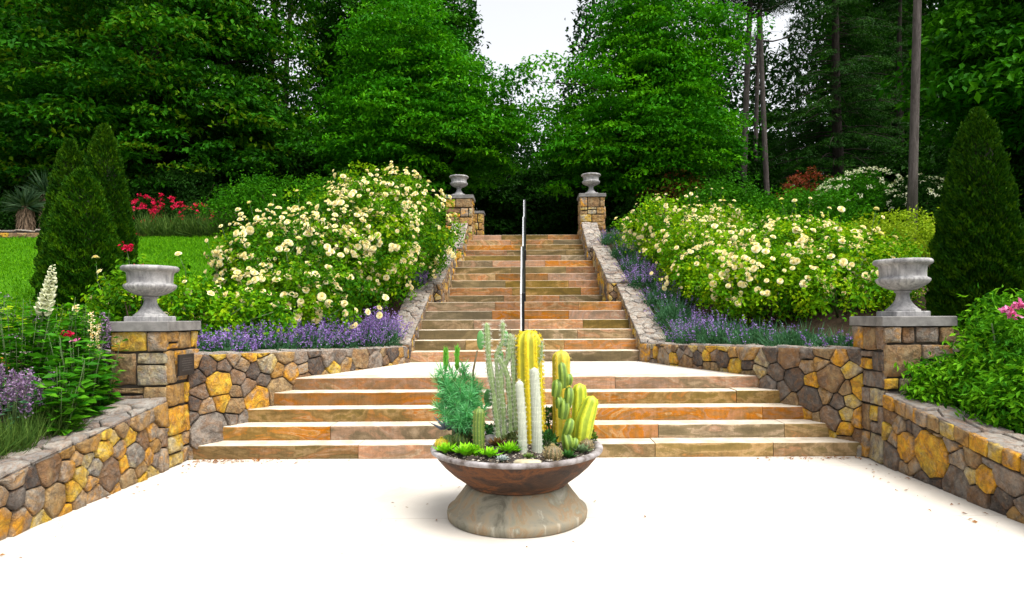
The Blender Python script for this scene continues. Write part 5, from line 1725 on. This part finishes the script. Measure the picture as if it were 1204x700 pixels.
def ribbed(mb, pts, rad, ribs, depth, seed, segs=None, tip=True):
    """ribbed column along a polyline: returns areole points with outward normals. rnd attr: 0 valley .. 1 rib."""
    pts = [Vector(p) for p in pts]
    segs = segs or ribs*4
    # resample
    cum = [0]
    for a_, b_ in zip(pts, pts[1:]): cum.append(cum[-1] + (b_-a_).length)
    Lt = cum[-1]
    def at(s):
        s = min(max(s, 0), Lt)
        for i in range(len(pts)-1):
            if s <= cum[i+1]+1e-9:
                return pts[i].lerp(pts[i+1], (s-cum[i])/max(1e-9, cum[i+1]-cum[i]))
    n = max(10, int(Lt/.016))
    ar = []
    rings = []
    for i in range(n+1):
        t = i/n
        r = rad(t) if callable(rad) else rad
        if tip:
            e = Lt*(1-t)
            if e < r: r = r*math.sqrt(max(0.0, 1-(1-e/r)**2))
        rings.append((at(Lt*t), max(r, .0015)))
    V_, Fc, rn = [], [], []
    up = Vector((0, 0, 1))
    for i, (p, r) in enumerate(rings):
        t = (rings[min(i+1, n)][0]-rings[max(i-1, 0)][0]).normalized()
        a_ = t.cross(Vector((0, 1, .02))).normalized(); b_ = t.cross(a_)
        for k in range(segs):
            th = 2*math.pi*k/segs
            c = abs(math.cos(th*ribs/2))
            rr = r*(1-depth + depth*c**.7)
            d = a_*math.cos(th)+b_*math.sin(th)
            V_.append(p + d*rr)
            if k*ribs % segs == 0 and i % 2 == 0 and i > 1: ar.append((p+d*rr, (d + t*.25).normalized(), r))
    for i in range(n):
        for k in range(segs):
            k2 = (k+1) % segs
            Fc.append((i*segs+k, i*segs+k2, (i+1)*segs+k2, (i+1)*segs+k))
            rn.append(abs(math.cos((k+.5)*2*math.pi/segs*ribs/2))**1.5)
    b0 = len(mb.v)
    mb.v.extend([tuple(v) for v in V_])
    for f, r_ in zip(Fc, rn):
        mb.f.append(tuple(b0+q for q in f)); mb.r.append(r_); mb.m.append(0); mb.s.append(True)
    mb.f.append(tuple(b0 + n*segs + k for k in range(segs))); mb.r.append(1); mb.m.append(0); mb.s.append(True)
    return ar

def spines(root, ar, per, L, w, mat, seed, spread=.8):
    g = np.random.default_rng(seed)
    P = np.array([tuple(a_[0]) for a_ in ar]); D = np.array([tuple(a_[1]) for a_ in ar])
    A = unit(D[:, None] + g.normal(size=(len(P), per, 3))*spread).reshape(-1, 3)
    Ls = L*(.6+.7*g.random(len(A)))
    C = np.repeat(P, per, 0) + A*(Ls*.45)[:, None]
    return foliage_obj('spines', [(leaves_geo(C, A, rand_dir(g, len(A)), Ls, w, .02), 0)], [SP[mat]], root)

def cactus(name, label, base, cols, mat, sp=None, group=None):
    """cols: list of (pts(world), rad, ribs, depth)."""
    root = empty(name, base, label=label, cat='cactus' if 'cact' in name else 'succulent', group=group)
    mb = MB(); ar = []
    B = Vector(base)
    for i, (pts, rad, ribs, dep) in enumerate(cols):
        ar += ribbed(mb, [Vector(p)-B for p in pts], rad, ribs, dep, i)
    mb.build('body', [CM_[mat]], root)
    if sp: spines(root, ar, *sp)
    return root
def on_soil(px, dy):
    p = bw(px, 525, dy); p.z = soilz(p.x, p.y); return p

# golden column
b = on_soil(624, .06)
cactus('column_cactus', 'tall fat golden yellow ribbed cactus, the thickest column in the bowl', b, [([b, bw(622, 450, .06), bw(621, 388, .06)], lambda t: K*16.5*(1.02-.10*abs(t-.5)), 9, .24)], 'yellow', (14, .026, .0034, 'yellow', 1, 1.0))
b = on_soil(660, .14)
cactus('column_cactus', 'amber yellow ribbed cactus column with a blunt grey tip, behind the lumpy green one', b, [([b, bw(660, 450, .14), bw(659.5, 412, .14)], lambda t: K*11.2, 7, .22)], 'amber', (7, .022, .002, 'straw', 2, .8))
# woolly columns
b = on_soil(614, -.28)
cactus('woolly_cactus', 'shorter of the two white woolly cactus columns', b, [([b, bw(613, 490, -.28), bw(610, 447, -.26)], lambda t: .031*(1-.12*t), 18, .08)], 'grey', (4, .014, .0016, 'white', 3, 1.0))
b = on_soil(631, -.26)
cactus('woolly_cactus', 'taller of the two white woolly cactus columns', b, [([b, bw(630, 480, -.26), bw(627.5, 432, -.24)], lambda t: .036*(1-.10*t), 18, .08)], 'grey', (4, .014, .0016, 'white', 4, 1.0))
# chartreuse pads on the right
b = on_soil(679, .02)
cactus('column_cactus', 'upright chartreuse ribbed cactus at the right side of the bowl', b, [([b, bw(681, 480, .02), bw(681, 451, .02)], lambda t: K*8.5*(.85+.25*math.sin(min(1, t*1.3)*2.6)), 6, .30)], 'chart', (5, .014, .002, 'yellow', 5, .8))
b = on_soil(682, -.06)
cactus('column_cactus', 'chartreuse ribbed cactus leaning outward over the right rim', b, [([b, bw(687, 495, -.06), bw(697, 466, -.06)], lambda t: K*9.5*(.75+.4*math.sin(min(1, t*1.2)*2.7)), 6, .30)], 'chart', (5, .014, .002, 'yellow', 6, .8))
# lumpy green
b = on_soil(666, -.20)
lump_cols = []
for i, (x0, y0, x1, y1, r) in enumerate(((668, 533, 664, 508, 7), (664, 514, 671, 492, 6), (671, 530, 676, 515, 5), (661, 492, 663, 468, 7), (667, 478, 669, 455, 6), (653, 466, 655, 446, 6.5), (662, 456, 660, 426, 5.5), (668, 452, 668, 440, 5), (657, 480, 656, 466, 5))):
    lump_cols.append(([bw(x0, y0, -.20), bw((x0+x1)/2+1, (y0+y1)/2, -.22), bw(x1, y1, -.20)], (lambda r: (lambda t: K*.94*r*(.8+.25*math.sin(t*3.1))))(r), 5, .42))
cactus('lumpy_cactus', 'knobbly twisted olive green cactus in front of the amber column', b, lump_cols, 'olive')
# prickly stems
b = on_soil(586, .0)
cols = []
for (ps, r) in (([(586, 512), (581, 470), (575, 430), (573, 405), (572, 379)], 4.6), ([(592, 514), (590, 470), (588, 440), (598, 420), (600, 392)], 4.8),
                ([(588, 500), (585, 455), (583, 418), (591, 402), (591, 378)], 3.2), ([(600, 512), (599, 470), (597, 444), (590, 428), (585, 419)], 4.6), ([(606, 505), (604, 455), (603, 420), (602, 396)], 3.8),
                ([(610, 500), (612, 450), (611, 402)], 3.0), ([(616, 470), (636, 420), (637, 402)], 2.6)):
    cols.append(([bw(x, y, .02) for x, y in ps], (lambda r: (lambda t: K*r*(.60+.24*abs(math.sin(t*11+r)))))(r), 6, .12))
cols[0][0][0] = Vector(b)
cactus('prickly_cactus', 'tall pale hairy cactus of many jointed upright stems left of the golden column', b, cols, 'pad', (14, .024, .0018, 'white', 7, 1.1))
# flat green pads
b = on_soil(565, .16)
root = empty('pad_cactus', b, label='bright green flat pads on a thin stem behind the pale hairy cactus', cat='cactus')
mb = MB()
mb.tube([(0, 0, 0), bw(556, 462, .16)-b, bw(556, 436, .16)-b, bw(561, 412, .16)-b], [.012, .010, .008, .006], 8)
mb.build('stem', [CM_['brown']], root)
for (x, y, w_, h_) in ((565, 400, 4.6, 12), (588, 420, 4, 9), (594, 398, 4.2, 10), (586, 452, 5, 10), (574, 468, 6, 11)):
    mb = MB(); c = bw(x, y, .15)-b
    prf = [(math.sin(math.pi*q/10)*K*w_ + .0005, -math.cos(math.pi*q/10)*K*h_) for q in range(11)]
    mb.lathe(prf, 14, tuple(c), .7)
    cyc = c.y
    mb.v = [(x_, cyc + (y_-cyc)*.45, z_) for x_, y_, z_ in mb.v]
    mb.build('pad', [CM_['padgreen']], root)
# feathery euphorbia
b = on_soil(548, .02)
root = empty('feathery_succulent', b, label='feathery blue green plant of needle tufts at the left of the bowl', cat='succulent')
g = np.random.default_rng(41)
geos, rnds = [], []
mb = MB()
M['feather'] = leaf_mat('blue green needle', [(.05, .27, .07), (.12, .45, .16), (.25, .62, .28)], transl=.2, objvar=0)
M['feather_tip'] = leaf_mat('lime needle', [(.12, .42, .05), (.22, .55, .07)], transl=.2, objvar=0)
for (x, y, dy, tipc) in ((524, 414, .0, 1), (537, 412, .03, 1), (517, 434, -.03, 0), (530, 436, .0, 0), (545, 430, .08, 0), (524, 452, -.06, 0), (540, 455, -.05, 0), (552, 462, -.02, 0), (534, 474, -.08, 0), (548, 482, -.08, 0), (560, 474, .0, 0), (519, 466, -.02, 0), (512, 445, .02, 0), (514, 478, -.04, 0), (563, 455, .08, 0), (523, 486, -.08, 0), (556, 492, -.05, 0), (568, 480, .03, 0), (556, 446, .06, 0), (540, 492, -.1, 0)):
    e = bw(x, y, dy)-b
    mb.tube([(0, 0, 0), Vector((e.x*.35, e.y*.5, e.z*.5)), e], [.008, .006, .004], 5)
    n = 260
    t = .30 + .70*g.random(n)
    base_ = np.array([e.x*.35, e.y*.5, e.z*.5]); ee = np.array(e)
    Cc = base_ + (ee-base_)*t[:, None] if not tipc else ee + np.stack([g.normal(size=n)*.003, g.normal(size=n)*.003, -K*24*g.random(n)], 1)
    A = rand_dir(g, n)*(1.0 if not tipc else .5) + np.array([0, 0, .55 if not tipc else 1.2])
    L = (.085 if not tipc else .055)*(.6+.6*g.random(n))
    geos.append((leaves_geo(Cc+unit(A)*(L*.5)[:, None], A, rand_dir(g, n), L, .0058 if not tipc else .009, .03), tipc)); rnds.append(g.random(n))
foliage_obj('needles', geos, [M['feather'], M['feather_tip']], root, rnds)
mb.build('stems', [M['stem']], root)
# small ribbed green column
b = on_soil(562, -.22)
cactus('column_cactus', 'short green ribbed cactus column in front of the feathery plant', b, [([b, bw(562, 500, -.22), bw(563, 479, -.22)], lambda t: K*7*(.95), 11, .14)], 'green', (5, .012, .0014, 'straw', 8, .9))
# balls
def ball(label, px, py, dy, r, mat, sp, ribs=12):
    b_ = soil_pt(px, py); p = b_; zc = b_.z + r*K*.75
    R_ = r*K
    cols_ = [([Vector((p.x, p.y, zc-R_*.9)), Vector((p.x, p.y, zc+R_))], lambda t: R_*math.sqrt(max(.05, 1-(2*min(t, .5)-1)**2)), ribs, .14)]
    return cactus('ball_cactus', label, b_, cols_, mat, sp)
ball('golden spined ball cactus at the left rim of the bowl', 514, 529, 0, 8, 'amber', (9, .014, .0018, 'yellow', 9, .8))
ball('green ball cactus behind the lime rosettes, left one', 527, 526, 0, 9, 'green', (7, .012, .0016, 'straw', 10, .8))
ball('green ball cactus behind the lime rosettes, right one', 541, 525, 0, 10, 'green', (7, .012, .0016, 'straw', 11, .8))
ball('brown spiny ball cactus just right of the flat pale stone', 649, 542, 0, 9.5, 'brown', (9, .020, .0018, 'straw', 12, .8))
ball('dark ball cactus near the right rim', 689, 531, 0, 8, 'brown', (6, .014, .0016, 'straw', 13, .8))
# rosettes
def rosette(label, px, py, R_, n, cols_, seed, name='rosette_succulent', aspect=.42, lift=.75, up=0.0):
    p = soil_pt(px, py); z0 = p.z + R_*.22 + up
    root = empty(name, (p.x, p.y, z0), label=label, cat='succulent')
    key = 'ros%d' % seed
    mat = leaf_mat('succulent leaf', cols_, .4, .12, 0)
    rg = random.Random(seed)
    mb = MB()
    for k in range(n):
        t = k/n; az = k*2.39996; L = R_*(1-.55*t)*rg.uniform(.9, 1.1); el = .15 + 1.2*t*lift*1.4
        d = Vector((math.cos(az)*math.cos(el), math.sin(az)*math.cos(el), math.sin(el)))
        s = Vector((-math.sin(az), math.cos(az), 0)); u = s.cross(d)
        u = u if u.z > 0 else -u
        W = L*aspect*.5; th = L*.07
        v = [Vector((0, 0, .004)), d*L*.55+s*W-u*th*.2, d*L*.55-s*W-u*th*.2, d*L*1.0+u*L*.10, d*L*.55+u*th*.2, d*L*.5-u*th*1.6]
        mb.add(v, [(0, 1, 4), (0, 4, 2), (1, 3, 4), (4, 3, 2), (0, 5, 1), (0, 2, 5), (1, 5, 3), (2, 3, 5)], min(1, .15+.75*t+rg.uniform(-.1, .1)), 0, False)
    mb.build('leaves', [mat], root)
    mb = MB(); mb.tube([(0, 0, -.05-up-R_*.22), (0, 0, .01)], [R_*.16, R_*.12], 8); mb.build('stem', [M['stem']], root)
    return root
LIME = [(.10, .34, .006), (.20, .52, .012), (.40, .68, .03)]
DKG = [(.012, .06, .012), (.035, .12, .02), (.07, .18, .035)]
rosette('lime green rosette at the front left rim', 523, 535, 0.115, 26, LIME, 51)
rosette('lime green rosette beside the first one at the front left', 546, 538, 0.125, 30, LIME, 52)
rosette('lime green rosette below the small green column', 575, 540, 0.105, 24, LIME, 53)
rosette('bright rosette with thin pointed leaves just left of the white woolly columns', 598, 535, 0.12, 40, LIME, 54, aspect=.26)
rosette('tiny pale blue grey rosette in front of the bright thin leaved one', 590, 544, 0.062, 30, [(.26, .32, .30), (.48, .54, .52)], 55)
def leafy_clump(label, px, py, R_, h, seed, cols_, n=260, leaf=.042):
    q = soil_pt(px, py)
    root = empty('leafy_succulent', tuple(q), label=label, cat='succulent')
    g = np.random.default_rng(seed)
    d = rand_dir(g, n); d[:, 2] = np.abs(d[:, 2])
    C = d*np.array([R_, R_, h])*(.55+.45*g.random(n)[:, None]**.5)
    foliage_obj('leaves', [(leaves_geo(C, d+[0, 0, .5]+g.normal(size=C.shape)*.5, rand_dir(g, n), leaf*(.6+.8*g.random(n)), leaf*.5), 0)], [leaf_mat('fleshy leaf', cols_, .4, .1, 0)], root)
    mb = MB()
    for i in range(5): mb.tube([(0, 0, -.01), (R_*.4*math.cos(i*1.3), R_*.4*math.sin(i*1.3), h*.6)], [.008, .004], 5)
    mb.build('stems', [M['stem']], root)
leafy_clump('dark green leafy mound between the golden and lumpy cacti', 648, 518, .10, .27, 56, DKG)
leafy_clump('low dark green leafy mound beside the taller woolly column', 644, 530, .075, .15, 57, DKG, 160)
leafy_clump('olive green leafy mound at the right rim', 703, 523, .075, .15, 58, [(.04, .09, .01), (.10, .19, .02), (.2, .3, .04)], 170)
leafy_clump('low dark green mound behind the chartreuse cactus', 690, 512, .12, .14, 67, DKG, 220)
leafy_clump('low grey green mound at the back of the bowl behind the hairy cactus', 590, 509, .16, .13, 68, [(.04, .08, .03), (.10, .16, .06)], 300)
leafy_clump('low green mound at the back left of the bowl', 553, 511, .14, .12, 69, [(.02, .10, .03), (.05, .18, .05)], 260)
leafy_clump('small bright green mound between the lime rosettes and the small column', 556, 536, .06, .08, 70, LIME, 130, .03)
leafy_clump('dull olive mound between the hairy cactus and the shorter woolly column', 600, 525, .08, .10, 71, [(.05, .07, .02), (.12, .16, .05)], 150)
rosette('dull bronze rosette in front of the pale hairy cactus', 584, 527, 0.1, 26, [(.08, .04, .015), (.22, .13, .04)], 59)
rosette('spiky slate blue rosette at the left, below the feathery plant', 528, 519, 0.21, 80, [(.09, .11, .14), (.27, .30, .37)], 60, 'spiky_succulent', .09, .9, .05)
rosette('second spiky slate blue rosette deeper in the bowl at the left', 545, 517, 0.2, 70, [(.09, .11, .14), (.27, .30, .37)], 61, 'spiky_succulent', .09, .9, .05)
rosette('small olive rosette squeezed between the two woolly columns', 621, 541, .06, 22, [(.06, .12, .02), (.16, .24, .05)], 62)
rosette('small dark rosette by the brown spiny ball cactus', 667, 541, 0.085, 24, DKG, 63)
rosette('grey green rosette right of the lumpy cactus, near the rim', 683, 535, 0.095, 26, [(.08, .14, .06), (.20, .28, .14)], 64)
rosette('reddish green rosette left of the small green column', 560, 534, 0.085, 22, [(.14, .07, .02), (.20, .26, .03)], 65)
rosette('green rosette under the feathery plant, behind the ball cacti', 556, 520, 0.12, 30, [(.03, .12, .02), (.08, .24, .03)], 66)
# grit between the plants
g = np.random.default_rng(88)
n = 1500; r = .57*np.sqrt(g.random(n)); a = g.random(n)*6.2832
Cg = np.stack([BX + r*np.cos(a), BY + r*np.sin(a), np.zeros(n)], 1)
Cg[:, 2] = [soilz(x_, y_) + .016 for x_, y_ in Cg[:, :2]]
Lg = .014*(.5+1.2*g.random(n))
M['grit'] = leaf_mat('mixed grit', [(.03, .022, .016), (.10, .075, .05), (.26, .22, .17), (.42, .38, .32)], transl=0, objvar=0)
oct_v = np.array([[1, 0, 0], [0, 1, 0], [-1, 0, 0], [0, -1, 0], [0, 0, .7], [0, 0, -.7]])
rot = g.random(n)*6.28
Vg = []
for q in range(n):
    c_, s_ = math.cos(rot[q]), math.sin(rot[q])
    o_ = oct_v * np.array([Lg[q]*.6, Lg[q]*.45, Lg[q]*.5])
    Vg.append(np.stack([o_[:, 0]*c_-o_[:, 1]*s_, o_[:, 0]*s_+o_[:, 1]*c_, o_[:, 2]], 1) + Cg[q])
Fg = np.array([(0, 1, 4), (1, 2, 4), (2, 3, 4), (3, 0, 4), (1, 0, 5), (2, 1, 5), (3, 2, 5), (0, 3, 5)])
Fg = (Fg[None] + 6*np.arange(n)[:, None, None]).reshape(-1, 3)
o = np_mesh('grit', np.concatenate(Vg), Fg, M['grit'], None, np.repeat(g.random(n), 8)); tag(o, kind='stuff')
# stones in the bowl
def rock(label, px, py, dy, sx, sy, sz, seed, mat):
    rg = np.random.default_rng(seed)
    p = soil_pt(px, py); z0 = p.z + sz*.55
    bmn = MB(); ns_, nr_ = 18, 9
    ph = rg.random(6)*6.28
    for i in range(nr_+1):
        pass
    V_, F_ = [], []
    for i in range(nr_+1):
        e = math.pi*i/nr_
        for k_ in range(ns_):
            a_ = 6.2832*k_/ns_
            q = 1+.14*math.sin(2*a_+ph[0]+e)+.09*math.sin(3*a_+ph[1])+.06*math.sin(5*a_+ph[2]+2*e)
            sgn = lambda v, w=.65: math.copysign(abs(v)**w, v)
            V_.append((sx*q*sgn(math.sin(e))*math.cos(a_), sy*q*sgn(math.sin(e))*math.sin(a_), sz*sgn(math.cos(e))))
    for i in range(nr_):
        for k_ in range(ns_):
            k2 = (k_+1) % ns_
            F_.append((i*ns_+k_, (i+1)*ns_+k_, (i+1)*ns_+k2, i*ns_+k2))
    bmn.add(V_, F_, .5, 0, True)
    o = bmn.build('stone', [mat], None); o.location = (p.x, p.y, z0)
    tag(o, label, 'stone')
grey_rock = plain_mat('grey rock', (.30, .28, .26), (.16, .15, .14), 20, .85, .006, 50)
pale_rock = plain_mat('pale flat rock', (.52, .46, .30), (.34, .29, .18), 20, .85, .006, 50)
rock('flat pale yellowish stone lying at the front rim of the bowl', 620, 547, 0, .105, .045, .022, 1, pale_rock)
rock('grey stone behind the bronze rosette', 577, 522, 0, .055, .05, .045, 2, grey_rock)
rock('grey stone below the leaning chartreuse cactus', 681, 528, 0, .06, .05, .055, 3, grey_rock)
rock('brownish stone in front of the pale hairy cactus', 598, 526, 0, .06, .04, .035, 4, plain_mat('brown rock', (.20, .12, .07), (.10, .06, .04), 20, .9, .006, 50))

# dry leaf litter swept into the corners of the plaza
g = np.random.default_rng(77)
C = []
for (cx, cyy, sx, sy, n) in ((-3.05, 6.52, .34, .05, 260), (3.1, 6.53, .35, .05, 150), (-.05, 4.75, .8, .6, 34), (0, 4.2, 3, 1.6, 20), (3.3, 5.2, .12, .9, 60), (-3.35, 5.2, .1, .9, 40), (-3.3, 6.35, .12, .15, 40)):
    C.append(np.stack([cx+g.normal(size=n)*sx, np.minimum(6.59, cyy+g.normal(size=n)*sy), np.full(n, .004)], 1))
C = np.concatenate(C); n = len(C)
C = C[np.abs(C[:, 0]) < 3.42]; C = C[np.hypot(C[:, 0]-BX, C[:, 1]-BY) > .56]; n = len(C)
A = g.normal(size=(n, 3))*[1, 1, .15]; L = .030*(.4+1.3*g.random(n)**2)
M['litter'] = leaf_mat('dry leaf litter', [(.13, .05, .02), (.26, .11, .04), (.36, .20, .08)], transl=.05, objvar=0)
o = foliage_obj('leaf_litter', [(leaves_geo(C + np.array([0, 0, .006]), A, np.array([[0, 0, 1.]])+g.normal(size=(n, 3))*.25, L, L*.4), 0)], [M['litter']], None)
tag(o, kind='stuff')
